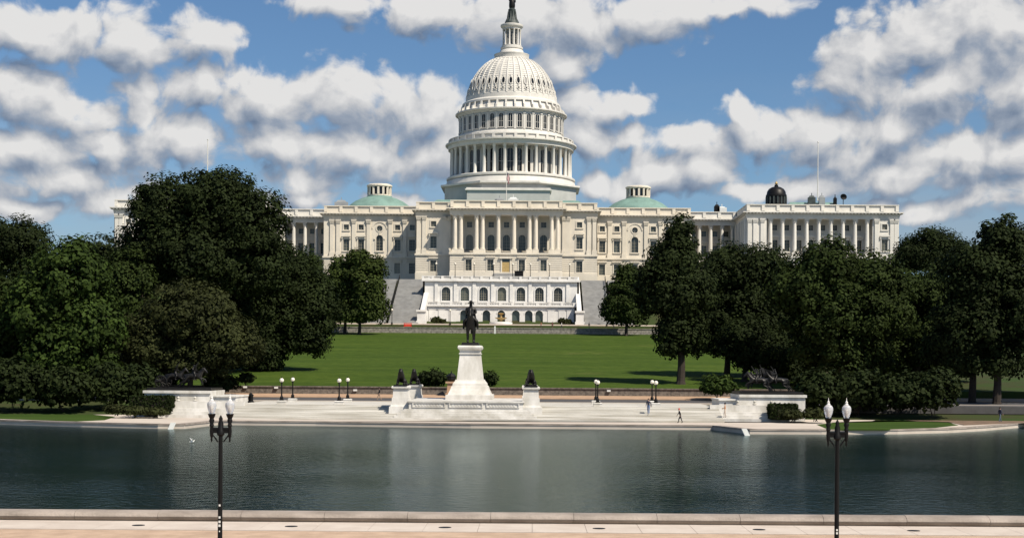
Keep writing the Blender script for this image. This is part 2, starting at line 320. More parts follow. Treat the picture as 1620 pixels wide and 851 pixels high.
# lighter coping lip along the far edge of the pool
mb = MB()
for (a, b) in zip(edge[:-1], edge[1:]):
    d = Vector((b[0]-a[0], b[1]-a[1], 0)).normalized(); n = Vector((-d.y, d.x, 0))
    if n.y < 0: n = -n
    p, q = Vector((*a, 0))-n*.06, Vector((*b, 0))-n*.06
    mb.add([p+Vector((0,0,.34)), q+Vector((0,0,.34)), q+n*.9+Vector((0,0,.34)), p+n*.9+Vector((0,0,.34)), p+Vector((0,0,.506)), q+Vector((0,0,.506)), q+n*.9+Vector((0,0,.506)), p+n*.9+Vector((0,0,.506))],
           [(0,3,2,1),(4,5,6,7),(0,1,5,4),(1,2,6,5),(2,3,7,6),(3,0,4,7)])
tag(mb.build('pool_edge', M['rim']), kind='structure')
def patch(name, pts, z, m):
    g = [gp(x, y, z) for x, y in pts]; mb = MB(); mb.prism(g, z-.12, z); return tag(mb.build(name, m), kind='structure')
patch('grass_strip', [(-300, 643), (0, 649), (60, 651), (150, 656), (182, 659), (165, 664), (120, 666), (0, 662), (-300, 655)], .53, M['grass'])
patch('soil_bed', [(-300, 634), (0, 642), (90, 645), (130, 648), (95, 651.5), (60, 650.6), (0, 648.6), (-300, 642)], .54, M['soil'])
patch('garden_path', [(92, 652), (130, 648.5), (185, 649.5), (232, 652), (270, 657), (232, 661), (185, 659), (150, 655.5)], .536, M['conc'])
patch('grass_strip', [(1292, 671), (1320, 668.5), (1400, 667), (1450, 666.5), (1500, 668), (1516, 672), (1480, 676), (1400, 678.5), (1310, 678.5)], .53, M['grass'])
patch('garden_path', [(1225, 661), (1300, 658), (1360, 657.5), (1398, 661), (1380, 665), (1320, 667.2), (1290, 669)], .536, M['conc'])
patch('soil_bed', [(1370, 657), (1420, 656), (1500, 657.5), (1560, 663), (1620, 664), (1620, 668), (1525, 672), (1500, 667), (1450, 665.6), (1402, 662)], .54, M['soil'])
# near side of the pool
mb = MB(); mb.box(-120, 130, -20, 55.75, -.2, .30); tag(mb.build('gravel_walk', M['gravel']), kind='structure')
base = tag(MB().box(-120, 130, 55.75, 60.3, -.9, .26).build('pavement', M['kerb']), kind='structure')
me = MB().box(0, 1.985, 55.8, 58.85, .262, .32).mesh('paving_slab', M['kerb'], org=(0, 55.8, .26))
for i in range(-14, 18): link('paving_slab', me, base, (i*2.0, 55.8, .26))
rimwall = tag(MB().box(-120, 130, 59.2, 60.1, -.9, .30).build('pool_kerb', M['rim']), kind='structure')
mb = MB(); pr = [(59.2, .262)]+[(59.55-.55*math.cos(t), .47+.21*math.sin(t)) for t in np.linspace(-.7, math.pi+.3, 13)]+[(60.05, .262)]
n = len(pr); LEN = 3.185
vs = [(0, y, z) for y, z in pr]+[(LEN, y, z) for y, z in pr]
mb.add(vs, [tuple(range(n)), tuple(range(n, 2*n))[::-1]]+[(i, n+i, n+(i+1)%n, (i+1)%n) for i in range(n)])
me = mb.mesh('coping_stone', M['rim'], smooth=True, org=(0, 59.55, .26))
for i in range(-8, 13): o = link('coping_stone', me, rimwall, (i*3.2, 59.55, .262+random.uniform(-.006, .008)))
for i, px in enumerate((-13, 227, 466, 706, 946, 1195, 1435)):
    x, y = gp(px, 831+.006*(px-844), .32)
    mb = MB(); mb.lathe([(.24, 0), (.24, .012), (.19, .014), (.18, .008)], 14, (x, 57.2, .32)); 
    tag(mb.build('drain_cover', M['black']), 'round dark drain cover in the near paving, '+('cut by the left frame edge', 'left of the left lamp post', 'just right of the left lamp post', 'left of the middle of the paving', 'right of the middle of the paving', 'left of the right lamp post', 'right of the right lamp post')[i], 'drain', 'drains along the near paving')
# street behind the memorial
for nm, y0, y1, z, z2, m in (('street', 196, 206, 2.06, 2.30, 'asph'), ('sidewalk', 206, 211.28, 2.40, 2.72, 'walk'), ('street_kerb', 195.3, 196, 2.10, 2.12, 'conc')):
    mb = MB(); mb.add([(-160, y0, 1), (160, y0, 1), (160, y1, 1), (-160, y1, 1), (-160, y0, z), (160, y0, z), (160, y1, z2), (-160, y1, z2)], [(0,3,2,1),(4,5,6,7),(0,1,5,4),(1,2,6,5),(2,3,7,6),(3,0,4,7)])
    tag(mb.build(nm, M[m]), kind='structure')
w = tag(MB().box(-60, 60, 211.3, 211.95, 1.5, 3.62).build('retaining_wall', M['wall']), 'low brown fieldstone retaining wall along the foot of the lawn', 'wall')
mb = MB()
for i in range(40): mb.box(-60+i*3, -60+i*3+2.97, 211.15, 212.1, 3.62, 3.78)
mb.build('coping', M['wall'], w)
for px, py, wl_ in ((388, 612, 'nearest the left bronze group'), (437, 613, 'behind the leftmost lamps'), (562, 617, 'left of the walking person'), (963, 618, 'right of the two overlapping lamps')):
    x, z = at(px, py, 211.2); tag(MB().box(x-.25, x+.25, 211.0, 211.3, z-.12, z+.12).build('wall_light', M['lbox']), 'small white box light on the fieldstone wall, '+wl_, 'wall light', 'small white lights on the fieldstone wall')
# drive and wall above the lawn
mb = MB(); mb.box(-120, 120, 380, 380.7, 14.5, 16.35); mb.box(-120, 120, 379.9, 380.8, 16.35, 16.55)
tag(mb.build('upper_lawn_wall', M['gwall']), 'long low stone wall at the top edge of the lawn', 'wall')
tag(MB().box(-120, 120, 380.8, 391, 15, 16.5).build('drive', M['conc']), kind='structure')
tag(MB().box(-120, 120, 391, 412, 15, 17.8).build('court', M['kerb']), kind='structure')
# ------------------------------------------------------------------ the Capitol
ZB, ZS, ZC, ZE, ZK, ZP = 33.2, 39.0, 40.3, 50.0, 51.9, 54.1
cap = thing('capitol_building', (0, 470, 31), 'long white domed capitol with columned portico, side wings and green saucer domes', 'capitol')
def wallxz(mb, x0, x1, y, z0, z1, ops, depth=.55, rust=None, mi=0):
    xs = sorted({x0, x1}|{o[0] for o in ops}|{o[1] for o in ops}); zs = {z0, z1}|{o[2] for o in ops}|{o[3] for o in ops}
    gro = []
    if rust:
        z = z0+rust
        while z < z1-.2: gro.append((z, z+.13)); z += rust
        for a, b in gro: zs |= {a, b}
    zs = sorted(zs)
    def row_y(a, b): return y+.11 if any(a >= g0-1e-6 and b <= g1+1e-6 for g0, g1 in gro) else y
    prev = None
    for a, b in zip(zs[:-1], zs[1:]):
        if b-a < 1e-6: continue
        yy = row_y(a, b)
        for c, d in zip(xs[:-1], xs[1:]):
            cx, cz = (c+d)/2, (a+b)/2
            if any(o[0] < cx < o[1] and o[2] < cz < o[3] for o in ops): continue
            mb.quad((c, yy, a), (d, yy, a), (d, yy, b), (c, yy, b), mi)
            if prev is not None and abs(prev-yy) > 1e-4: mb.quad((c, prev, a), (d, prev, a), (d, yy, a), (c, yy, a), mi)
        prev = yy
    for a, b, c, d in [o[:4] for o in ops]:
        e = y+depth
        mb.quad((a, y, c), (a, e, c), (a, e, d), (a, y, d), mi); mb.quad((b, e, c), (b, y, c), (b, y, d), (b, e, d), mi)
        mb.quad((a, y, c), (b, y, c), (b, e, c), (a, e, c), mi); mb.quad((a, e, d), (b, e, d), (b, y, d), (a, y, d), mi)
# window prototypes: local, sill centre at origin, wall plane y=0, facing -Y
def proto(kind, m):
    if kind == 'sq': w, h = 1.5, 1.55
    if kind == 'main': w, h = 1.75, 3.3
    if kind == 'arch': w, h = 2.0, 4.6
    if kind == 'ground': w, h = 1.75, 3.1
    if kind == 'round': w, h = 1.7, 1.7
    if kind == 'tarch': w, h = 2.3, 3.7
    a = w/2; fr = MB(); t = .28
    arch = kind in ('arch', 'tarch')
    zt = h-a if arch else h
    if kind == 'round':
        for i in range(20):
            t0, t1 = 2*math.pi*i/20, 2*math.pi*(i+1)/20
            c0, s0, c1, s1 = math.cos(t0), math.sin(t0), math.cos(t1), math.sin(t1)
            P = lambda r, c, s, y: (r*c, y, a+r*s)
            fr.quad(P(a+.3, c0, s0, -.12), P(a, c0, s0, -.12), P(a, c1, s1, -.12), P(a+.3, c1, s1, -.12))
            fr.quad(P(a, c0, s0, -.12), P(a, c0, s0, .5), P(a, c1, s1, .5), P(a, c1, s1, -.12))
            fr.quad(P(a+.3, c0, s0, .0), P(a+.3, c0, s0, -.12), P(a+.3, c1, s1, -.12), P(a+.3, c1, s1, 0))
            q = lambda c, s: (max(-a, min(a, a*1.5*c)), .004, a+max(-a, min(a, a*1.5*s)))
            fr.quad(P(a, c0, s0, .004), q(c0, s0), q(c1, s1), P(a, c1, s1, .004))
        fr.box(-.04, .04, .38, .44, 0, 2*a); fr.box(-a, a, .38, .44, a-.04, a+.04)
        pn = MB().box(-a, a, .45, .5, 0, h)
        return fr.mesh('window', m), pn.mesh('pane', M['glass']), None, w, h
    fr.box(-a-t, -a, -.14, .1, -.1, zt); fr.box(a, a+t, -.14, .1, -.1, zt); fr.box(-a-t-.1, a+t+.1, -.24, .1, -.38, -.1)
    if not arch: fr.box(-a-t, a+t, -.14, .1, h, h+t)
    else:
        K = 10
        for i in range(K):
            t0, t1 = math.pi*i/K, math.pi*(i+1)/K
            P = lambda r, tt, y: (r*math.cos(tt), y, zt+r*math.sin(tt))
            fr.quad(P(a, t0, -.14), P(a+t, t0, -.14), P(a+t, t1, -.14), P(a, t1, -.14)); fr.quad(P(a, t0, .5), P(a, t0, -.14), P(a, t1, -.14), P(a, t1, .5))
            fr.quad(P(a+t, t0, -.14), P(a+t, t0, 0), P(a+t, t1, 0), P(a+t, t1, -.14))
            def q(tt):
                k = 1/max(abs(math.cos(tt)), abs(math.sin(tt))); return (a*math.cos(tt)*k, .004, zt+a*math.sin(tt)*k)
            fr.quad(P(a, t0, .004), q(t0), q(t1), P(a, t1, .004))
    mu = MB()
    nz_ = 2 if kind == 'sq' else 4
    for i in range(1, nz_): mu.box(-a, a, .33, .39, zt*i/nz_-.035, zt*i/nz_+.035)
    for k in (-1, 0, 1): mu.box(k*a*.5-.03-(.02 if k == 0 else 0), k*a*.5+.03+(.02 if k == 0 else 0), .325, .385, 0, h)
    b0 = len(fr.v)
    fr.add(mu.v, mu.f, 1)
    pn = MB().box(-a, a, .40, .46, 0, h)
    hood = None
    if kind == 'main':
        hd = MB(); hd.box(-a-.5, a+.5, -.6, 0, h+.75, h+.95); hd.box(-a-.3, a+.3, -.2, 0, h+.3, h+.75)
        hd.box(-a-.45, -a-.15, -.5, 0, h+.1, h+.75); hd.box(a+.15, a+.45, -.5, 0, h+.1, h+.75)
        K = 8; arc = [((a+.5)*math.cos(math.pi*i/K), h+.95+.55*math.sin(math.pi*i/K)) for i in range(K+1)]
        vs = [(x, -.6, z) for x, z in arc]+[(x, 0, z) for x, z in arc]; n = K+1
        hd.add(vs, [tuple(range(n))]+[(i, n+i, n+i+1, i+1) for i in range(K)]); hood = hd
    if kind == 'arch':
        hd = MB(); hd.box(-a-.6, -a-.29, -.3, 0, zt-.3, zt+.1); hd.box(a+.29, a+.6, -.3, 0, zt-.3, zt+.1); hd.frus(0, -.15, h-.05, h+.55, .18, .15, .26, .2); hood = hd
    if kind == 'ground':
        hd = MB(); hd.box(-a-.5, a+.5, -.5, 0, h+.55, h+.85); hd.box(-a-.3, a+.3, -.16, 0, h+.29, h+.55); hood = hd
    return fr.mesh('window', [m, M['frame']]), pn.mesh('pane', M['glass']), (hood.mesh('hood', m) if hood else None), w, h
PROTO = {}
def window(kind, x, y, z, parent=cap, m='cream', rz=0):
    if (kind, m) not in PROTO: PROTO[(kind, m)] = proto(kind, M[m])
    f, p, h, w, hh = PROTO[(kind, m)]
    o = link('window', f, parent, (x, y, z), rz)
    for nm, me in (('pane', p), ('hood', h)):
        if me:
            c = bpy.data.objects.new(nm, me); COL.objects.link(c); c.parent = o
    return o
def op(kind, x, z):
    w, h = {'sq': (1.5, 1.55), 'main': (1.75, 3.3), 'arch': (2.0, 4.6), 'ground': (1.75, 3.1), 'round': (1.7, 1.7), 'tarch': (2.3, 3.7)}[kind]
    return (x-w/2, x+w/2, z, z+h)
ZW = {'ground': 34.2, 'main': 40.9, 'arch': 40.9, 'sq': 47.0, 'round': 46.6}
def facade(x0, x1, y, wins, m='cream', z0=31.0, pils=(), upper=True, lower=True, ztop=ZE, up_y=None):
    """wins: list of (kind, x)"""
    mb = MB(); lo = [op(k, x, ZW[k]) for k, x in wins if k == 'ground']; up = [op(k, x, ZW[k]) for k, x in wins if k != 'ground']
    uy = y if up_y is None else up_y
    if lower: wallxz(mb, x0, x1, y-.25, ZB+.6, ZS-.25, lo, .8, rust=.62); mb.box(x0-.1, x1+.1, y-.5, y+.3, z0, ZB+.6)
    if upper: wallxz(mb, x0, x1, uy, ZS+.25, ztop, up)
    mb.build('wall', M[m], cap)
    for k, x in wins: window(k, x, (y-.25 if k == 'ground' else uy), ZW[k], m=m)
    if lower: MB().box(x0-.25, x1+.25, y-.6, y+.35, ZS-.25, ZS+.25).build('string_course', M[m], cap)
    for px in pils: pilaster(px, uy, m)
PILM = {}
def pilaster(x, y, m):
    if m not in PILM:
        mb = MB(); mb.box(-.55, .55, -.32, .1, 1.3, ZE-ZS-1.5); mb.box(-.72, .72, -.48, .1, 0, 1.0); mb.box(-.65, .65, -.42, .1, 1.0, 1.3)
        c = MB(); capital(c, .55, ZE-ZS-1.5, 1.24, square=True)
        PILM[m] = (mb.mesh('pilaster', M[m]), c.mesh('capital', M[m]))
    o = link('pilaster', PILM[m][0], cap, (x, y, ZS+.25)); c = bpy.data.objects.new('capital', PILM[m][1]); COL.objects.link(c); c.parent = o
def capital(mb, r, z, h, square=False, c=(0, 0)):
    x, y = c
    if square:
        mb.frus(x, y-.15, z, z+h*.8, r*1.0, .22, r*1.35, .42); mb.box(x-r*1.45, x+r*1.45, y-.62, y+.1, z+h*.8, z+h)
        for i in (-1, -.33, .33, 1): mb.frus(x+i*r*.85, y-.38, z+.1, z+h*.42, .1, .08, .17, .16); mb.frus(x+i*r, y-.48, z+h*.42, z+h*.78, .1, .08, .2, .16)
    else:
        mb.lathe([(r*.98, z), (r*1.05, z+h*.1), (r*1.0, z+h*.35), (r*1.25, z+h*.8)], 12, (x, y, 0))
        mb.box(x-r*1.5, x+r*1.5, y-r*1.5, y+r*1.5, z+h*.82, z+h)
        for k in range(8):
            t = math.pi*k/4; mb.frus(x+r*1.1*math.cos(t), y+r*1.1*math.sin(t), z+h*.08, z+h*.4, .07, .07, .15, .15)
            t += math.pi/8; mb.frus(x+r*1.2*math.cos(t), y+r*1.2*math.sin(t), z+h*.4, z+h*.8, .08, .08, .18, .18)
COLM = {}
def column(x, y, z0, z1, r, m, parent=cap, seg=16, ped=1.05):
    key = (round(z1-z0, 2), r, m, seg)
    if key not in COLM:
        H = z1-z0; ch = r*2.2
        s = MB(); n = seg; s.lathe([(r, ped+r*.7), (r*1.0, ped+H*.33), (r*.86, H-ch)], n)
        b = MB(); b.box(-r*1.45, r*1.45, -r*1.45, r*1.45, 0, ped); b.lathe([(r*1.35, ped), (r*1.4, ped+r*.2), (r*1.12, ped+r*.35), (r*1.22, ped+r*.55), (r, ped+r*.72)], n)
        c = MB(); capital(c, r*.88, H-ch, ch)
        COLM[key] = (s.mesh('column', M[m], True), b.mesh('base', M[m], True), c.mesh('capital', M[m], False))
    a, b, c = COLM[key]; o = link('column', a, parent, (x, y, z0))
    for nm, me in (('base', b), ('capital', c)):
        q = bpy.data.objects.new(nm, me); COL.objects.link(q); q.parent = o
    return o
def entab(x0, x1, y0, y1, m, roof='grey', mod=True, pan=4.4):
    mb = MB()
    mb.box(x0-.1, x1+.1, y0-.1, y1+.1, ZE, ZE+.55); mb.box(x0-.2, x1+.2, y0-.2, y1+.2, ZE+.55, ZE+1.2)
    mb.box(x0-.55, x1+.55, y0-.55, y1+.55, ZE+1.2, ZE+1.4)
    mb.box(x0-1.15, x1+1.15, y0-1.15, y1+1.15, ZE+1.62, ZK)
    if mod:
        n = int((x1-x0)/.95)
        for i in range(n+1): xx = x0+(x1-x0)*i/n; mb.box(xx-.2, xx+.2, y0-1.05, y0-.3, ZE+1.38, ZE+1.63)
        n = int((y1-y0)/.95)
        for i in range(min(n, 30)):
            yy = y0+i*.95
            for s, e in ((x0-1.05, x0-.3), (x1+.3, x1+1.05)): mb.box(s, e, yy-.2, yy+.2, ZE+1.38, ZE+1.63)
    mb.box(x0-.3, x1+.3, y0-.3, y1+.3, ZE+1.4, ZE+1.65)
    mb.build('cornice', M[m], cap)
    p = MB(); p.box(x0+.1, x1-.1, y0+.1, y0+.7, ZK, ZK+.35); p.box(x0+.1, x0+.7, y0+.7, y1, ZK, ZP-.1); p.box(x1-.7, x1-.1, y0+.7, y1, ZK, ZP-.1)
    p.box(x0-.02, x1+.02, y0-.05, y0+.85, ZP-.25, ZP); p.box(x0-.02, x0+.85, y0+.86, y1, ZP-.1, ZP); p.box(x1-.85, x1+.02, y0+.86, y1, ZP-.1, ZP)
    po = p.build('parapet', M[m], cap)
    n = max(2, round((x1-x0)/pan))
    for i in range(n+1):
        xx = x0+.5+(x1-x0-1)*i/n
        MB().box(xx-.45, xx+.45, y0+.0, y0+.8, ZK+.35, ZP-.25).build('pier', M[m], po)
        if i < n:
            x2 = x0+.5+(x1-x0-1)*(i+1)/n
            MB().box(xx+.45, x2-.45, y0+.28, y0+.65, ZK+.35, ZP-.25).build('panel', M[m], po)
    MB().box(x0+.7, x1-.7, y0+.86, y1-.1, ZK-.3, ZK+.25).build('roof', M[roof], cap)
PY, VYY, OY, CYY, WY = 435.0, 440.0, 452.0, 462.0, 440.0
# bodies (solid cores well behind the facades)
for x0, x1, y0, y1, m in ((-25.98, 25.98, VYY+1.0, 505, 'cream'), (-53.98, -26, OY+1, 500, 'cream'), (26, 53.98, OY+1, 500, 'cream'), (-68.7, -54, CYY+5, 495, 'marble'), (54, 68.7, CYY+5, 495, 'marble'), (-112.4, -68.8, WY+5.2, 514, 'marble'), (68.8, 112.4, WY+5.2, 514, 'marble')):
    MB().box(x0, x1, y0, y1, 29, ZE).build('wall', M[m], cap)
# central portico
wx = [(px-801)*.1815 for px in (742.7, 776.7, 801, 825.7, 859.6)]
facade(-15.9, 15.9, PY, [('ground', x) for i, x in enumerate(wx) if i != 2], upper=False)
mb = MB(); mb.box(-1.5, -1.1, PY-.45, PY-.2, ZB+.5, 37.6); mb.box(1.1, 1.5, PY-.45, PY-.2, ZB+.5, 37.6); mb.box(-1.9, 1.9, PY-.8, PY-.2, 37.6, 38.1)
d = mb.build('door', M['cream'], cap); MB().box(-1.1, 1.1, PY-.3, PY-.24, ZB+.5, 36.6).build('door_leaf', M['wood'], d); MB().box(-1.1, 1.1, PY-.31, PY-.24, 36.6, 37.6).build('pane', M['glass'], d)
mb = MB(); mb.box(-15.9, 15.9, PY+.31, VYY, ZS-.6, ZS+.15); mb.box(-15.9, -15.3, PY-.2, VYY, 31, ZS-.3); mb.box(15.3, 15.9, PY-.2, VYY, 31, ZS-.3); mb.build('portico_floor', M['stair'], cap)
mb = MB(); wallxz(mb, -15.9, 15.9, VYY, ZS+.15, ZE, [op('arch', x, 40.2) for x in wx]+[op('sq', x, 46.9) for x in wx]); mb.build('wall', M['cream'], cap)
for x in wx: window('arch', x, VYY, 40.2); window('sq', x, VYY, 46.9)
for px in (720.6, 729.9, 754.2, 763.9, 788.5, 813.2, 837.5, 847.4, 872.3, 881.6): column((px-801)*.1808, PY+.75, ZS+.15, ZE, .60, 'cream')
bx = [-15.6, -11.0, -5.4, 0, 5.4, 11, 15.6]
for x in wx:
    mb = MB(); mb.box(x-1.9, x+1.9, PY+.1, PY+.25, ZS+.95, ZS+1.08); mb.box(x-1.9, x+1.9, PY+.1, PY+.25, ZS+.2, ZS+.3)
    for k in range(13): mb.box(x-1.86+k*.3, x-1.80+k*.3, PY+.14, PY+.2, ZS+.3, ZS+.95)
    mb.build('railing', M['black'], cap)
entab(-15.9, 15.9, PY, VYY+1.5, 'cream')
# pavilions either side
for s in (-1, 1):
    a, b = (15.95, 26.0) if s > 0 else (-26.0, -15.95)
    c = s*20.9
    facade(a, b, VYY, [('ground', c), ('main', c), ('sq', c)], pils=[s*25.2, s*23.6, s*17.6, s*16.5])
    MB().box(s*26-(.6 if s > 0 else 0), s*26+(.6 if s < 0 else 0), VYY+.0, VYY+1.2, 30, ZE).build('wall', M['cream'], cap)
    entab(a, b, VYY, 500, 'cream')
    # old wing
    a, b = (26.02, 54.0) if s > 0 else (-54.0, -26.02)
    k = .186
    X = lambda u: s*(26.0+(657-u)*k+.4)
    wl = [544.3, 567.8, 597, 625.5, 648.6]
    wins = []
    for u in wl:
        wins += [('ground', X(u))]+([('arch', X(u)), ('round', X(u))] if u == 597 else [('main', X(u)), ('sq', X(u))])
    facade(a, b, OY, wins, pils=[X(p) for p in (521.5, 531.5, 556.3, 579.5, 614, 636.8)])
    # blind arch round the middle bay
    mb = MB(); xc = X(597)
    for i in range(14):
        t0, t1 = math.pi*i/14, math.pi*(i+1)/14
        P = lambda r, t, y: (xc+r*math.cos(t), y, 47.3+r*math.sin(t)*.95)
        mb.quad(P(2.0, t0, OY-.15), P(2.3, t0, OY-.15), P(2.3, t1, OY-.15), P(2.0, t1, OY-.15)); mb.quad(P(2.3, t0, OY-.15), P(2.3, t0, OY+.01), P(2.3, t1, OY+.01), P(2.3, t1, OY-.15)); mb.quad(P(2.0, t0, OY+.01), P(2.0, t0, OY-.15), P(2.0, t1, OY-.15), P(2.0, t1, OY+.01))
    mb.build('blind_arch', M['cream'], cap)
    entab(a, b, OY, 500, 'cream')
    # corridor with columns
    a, b = (54.02, 68.7) if s > 0 else (-68.7, -54.02)
    cw = [s*x for x in (56.0, 59.4, 62.8, 66.2)]
    facade(a, b, CYY+4.4, [('main', x) for x in cw]+[('sq', x) for x in cw], 'marble', lower=False)
    facade(a, b, CYY, [('ground', x) for x in cw], 'marble', upper=False)
    MB().box(a, b, CYY+.36, CYY+4.9, ZS-.5, ZS+.2).build('portico_floor', M['marble'], cap)
    for x in (54.9, 57.7, 61.1, 64.5, 67.6): column(s*x, CYY+.8, ZS+.2, ZE, .55, 'marble')
    entab(a, b, CYY, 495, 'marble')
    # outer wing
    a, b = (68.75, 112.4) if s > 0 else (-112.4, -68.75)
    i0, i1, o0, o1 = 68.75, 74.2, 105.2, 112.4
    cx = [75.7+3.47*i for i in range(9)]
    mids = [77.4+3.47*i for i in range(8)]
    lst = [s*m_ for m_ in mids]
    facade(a, b, WY, [('ground', x) for x in lst]+[('ground', s*108.3)], 'marble', upper=False)
    facade(min(s*i1, s*o0), max(s*i1, s*o0), WY+4, [('main', x) for x in lst]+[('sq', x) for x in lst], 'marble', lower=False)
    MB().box(min(s*i1, s*o0), max(s*i1, s*o0), WY+.36, WY+4.6, ZS-.5, ZS+.2).build('portico_floor', M['marble'], cap)
    for p0, p1, wn, pl in ((i0, i1, [], (69.6, 71.2, 73.3)), (o0, o1, [108.3], (106.0, 110.4, 111.6))):
        facade(min(s*p0, s*p1), max(s*p0, s*p1), WY, [('main', s*w_) for w_ in wn]+[('sq', s*w_) for w_ in wn], 'marble', lower=False, pils=[s*p for p in pl])
        mb = MB(); e = s*(p1 if p0 == i0 else p0)
        mb.box(e-.3, e+.3, WY+.02, WY+4.6, ZS+.25, ZE); mb.build('wall', M['marble'], cap)
    for x in cx: column(s*x, WY+.8, ZS+.2, ZE, .58, 'marble')
    # flank of the wing, towards the centre
    f = MB(); e = s*68.75
    f.box(min(e, e+s*.6), max(e, e+s*.6), WY+.02, WY+6, 30, ZE)
    for yy in np.arange(WY+1.2, CYY+4, 3.6): f.box(e-s*.3-.3, e-s*.3+.3, yy-.55, yy+.55, ZS+.2, ZE)
    f.build('wall', M['marble'], cap)
    f = MB(); e = s*112.4; f.box(min(e, e-s*.6), max(e, e-s*.6), WY+.02, WY+6, 30, ZE); f.build('wall', M['marble'], cap)
    entab(a, b, WY, 514, 'marble')
    mb = MB(); mb.add([(s*80, 455, ZK+.3), (s*106, 455, ZK+.3), (s*106, 505, ZK+.3), (s*80, 505, ZK+.3), (s*86, 468, 57.8), (s*99, 468, 57.8), (s*99, 495, 57.8), (s*86, 495, 57.8)], [(0,1,5,4),(1,2,6,5),(2,3,7,6),(3,0,4,7),(4,5,6,7)])
    mb.build('roof', M['copper'], cap)
    # saucer dome with lantern
    c = (s*40, 475)
    sd = MB().lathe([(10.2, ZK), (10.2, 55.4), (9.6, 56.2), (7.6, 57.7), (5.5, 58.7), (3.9, 59.2), (3.9, 59.4)], 40, (*c, 0)).build('saucer_dome', M['copper'], cap, True)
    la = MB(); la.lathe([(3.7, 59.4), (3.7, 59.8)], 24, (*c, 0)); la.lathe([(3.7, 62.2), (3.95, 62.4), (3.95, 62.8), (3.3, 63.1), (.3, 63.4)], 24, (*c, 0))
    for k in range(14):
        t = 2*math.pi*(k+.5)/14; la.frus(c[0]+3.45*math.cos(t), c[1]+3.45*math.sin(t), 59.8, 62.25, .3, .3, .3, .3)
    la.build('lantern', M['cream'], sd); MB().lathe([(3.05, 59.8), (3.05, 62.2)], 20, (*c, 0)).build('pane', M['glass'], sd)
# roofs round the foot of the dome
mb = MB(); mb.box(-24, 24, 444, 500, ZK+.2, 53.6); mb.frus(0, 466, 53.6, 56.7, 23, 22, 21, 8); mb.build('roof', M['copper'], cap)
mb = MB(); mb.box(-12.6, 12.6, 466.5, 478, 55, 60.6); mb.build('attic_block', M['skirt'], cap); mb = MB(); mb.box(-13.1, 13.1, 466.0, 478, 60.6, 61.0); mb.box(-12.8, 12.8, 466.3, 478, 61.0, 61.4); mb.build('cornice', M['iron'], cap)
# ---- the great dome
DX, DY = .35, 490.0
def dz(y): return 6.2+(585-y)*DY/F
k = DY/F
dome = MB()
MB().lathe([(23.52, dz(302.4)), (23.6, dz(302)), (23.6, dz(299.4)), (21.5, dz(298.6))], 8, (.35, 490, 0), a0=math.pi/8).build('cornice', M['iron'], cap)
oct_ = [(22.3, 52.5), (22.3, dz(303.5)), (23.5, dz(302.4)), (23.5, dz(299.6)), (21.0, dz(299))]
MB().lathe(oct_, 8, (DX, DY, 0), a0=math.pi/8).build('octagonal_base', M['skirt'], cap)
prof = [(20.9, dz(299.2)), (20.4, dz(291)), (19.9, dz(289.5)), (20.5, dz(288)), (20.5, dz(285.5)), (20.2, dz(284.5)), (15.6, dz(284.4)),
        (15.6, dz(241)), (20.0, dz(240.9)), (20.0, dz(238)), (20.2, dz(236.4)), (20.2, dz(235.2)), (20.9, dz(234.2)), (20.9, dz(232.2)), (19.6, dz(231.8)), (19.6, dz(226.3)), (19.9, dz(226)), (19.9, dz(225)), (19.2, dz(224.8)),
        (19.0, dz(226)), (17.5, dz(225.9)), (17.2, dz(220)), (16.75, dz(219)), (16.5, dz(217)), (16.5, dz(190)), (16.9, dz(189)), (17.0, dz(187)), (17.8, dz(185.8)), (17.8, dz(184)), (16.5, dz(183.3)),
        (15.7, dz(180)), (15.2, dz(172)), (15.7, dz(171)), (15.6, dz(168)), (14.6, dz(165)), (14.5, dz(158.5))]
dome.lathe(prof, 72, (DX, DY, 0))
cup = [(14.3, 158.6), (13.9, 150), (13.3, 140), (12.55, 131), (11.5, 121.5), (10.2, 112.8), (8.7, 105), (7.1, 99), (5.6, 95.6)]
def cup_r(y): return float(np.interp(-y, [-p[1] for p in cup], [p[0] for p in cup]))
ys = np.linspace(158.6, 95.6, 22)
dome.lathe([(cup_r(y), dz(y)) for y in ys]+[(5.5, dz(95.4)), (5.5, dz(89.5)), (5.6, dz(88.8)), (5.6, dz(88)), (4.0, dz(87.6)), (3.7, dz(82)), (3.3, dz(80)), (3.55, dz(79)), (3.55, dz(76.5)), (3.2, dz(76)), (3.2, dz(74)), (1.75, dz(73.8)), (1.75, dz(48.6)), (3.0, dz(48.5)), (3.0, dz(46.5)), (3.5, dz(44.5)), (3.6, dz(43.5)), (3.6, dz(41)), (3.1, dz(40)), (2.3, dz(39.4)), (1.0, dz(39))], 48, (DX, DY, 0))
dome_o = dome.build('dome', M['iron'], cap, True)
def ring(n, r, fn, off=.5):
    for i in range(n):
        t = 2*math.pi*(i+off)/n
        fn(DX+r*math.cos(t), DY+r*math.sin(t), t)
zc0, zc1 = dz(284.4), dz(241)
cm = MB(); H = zc1-zc0; cm.lathe([(.72, 0), (.72, .25), (.56, .5), (.54, H*.35), (.46, H-.9), (.5, H-.85), (.66, H-.15), (.72, H)], 12); cme = cm.mesh('column', M['iron'], True)
ring(36, 18.9, lambda x, y, t: link('column', cme, dome_o, (x, y, zc0), t))
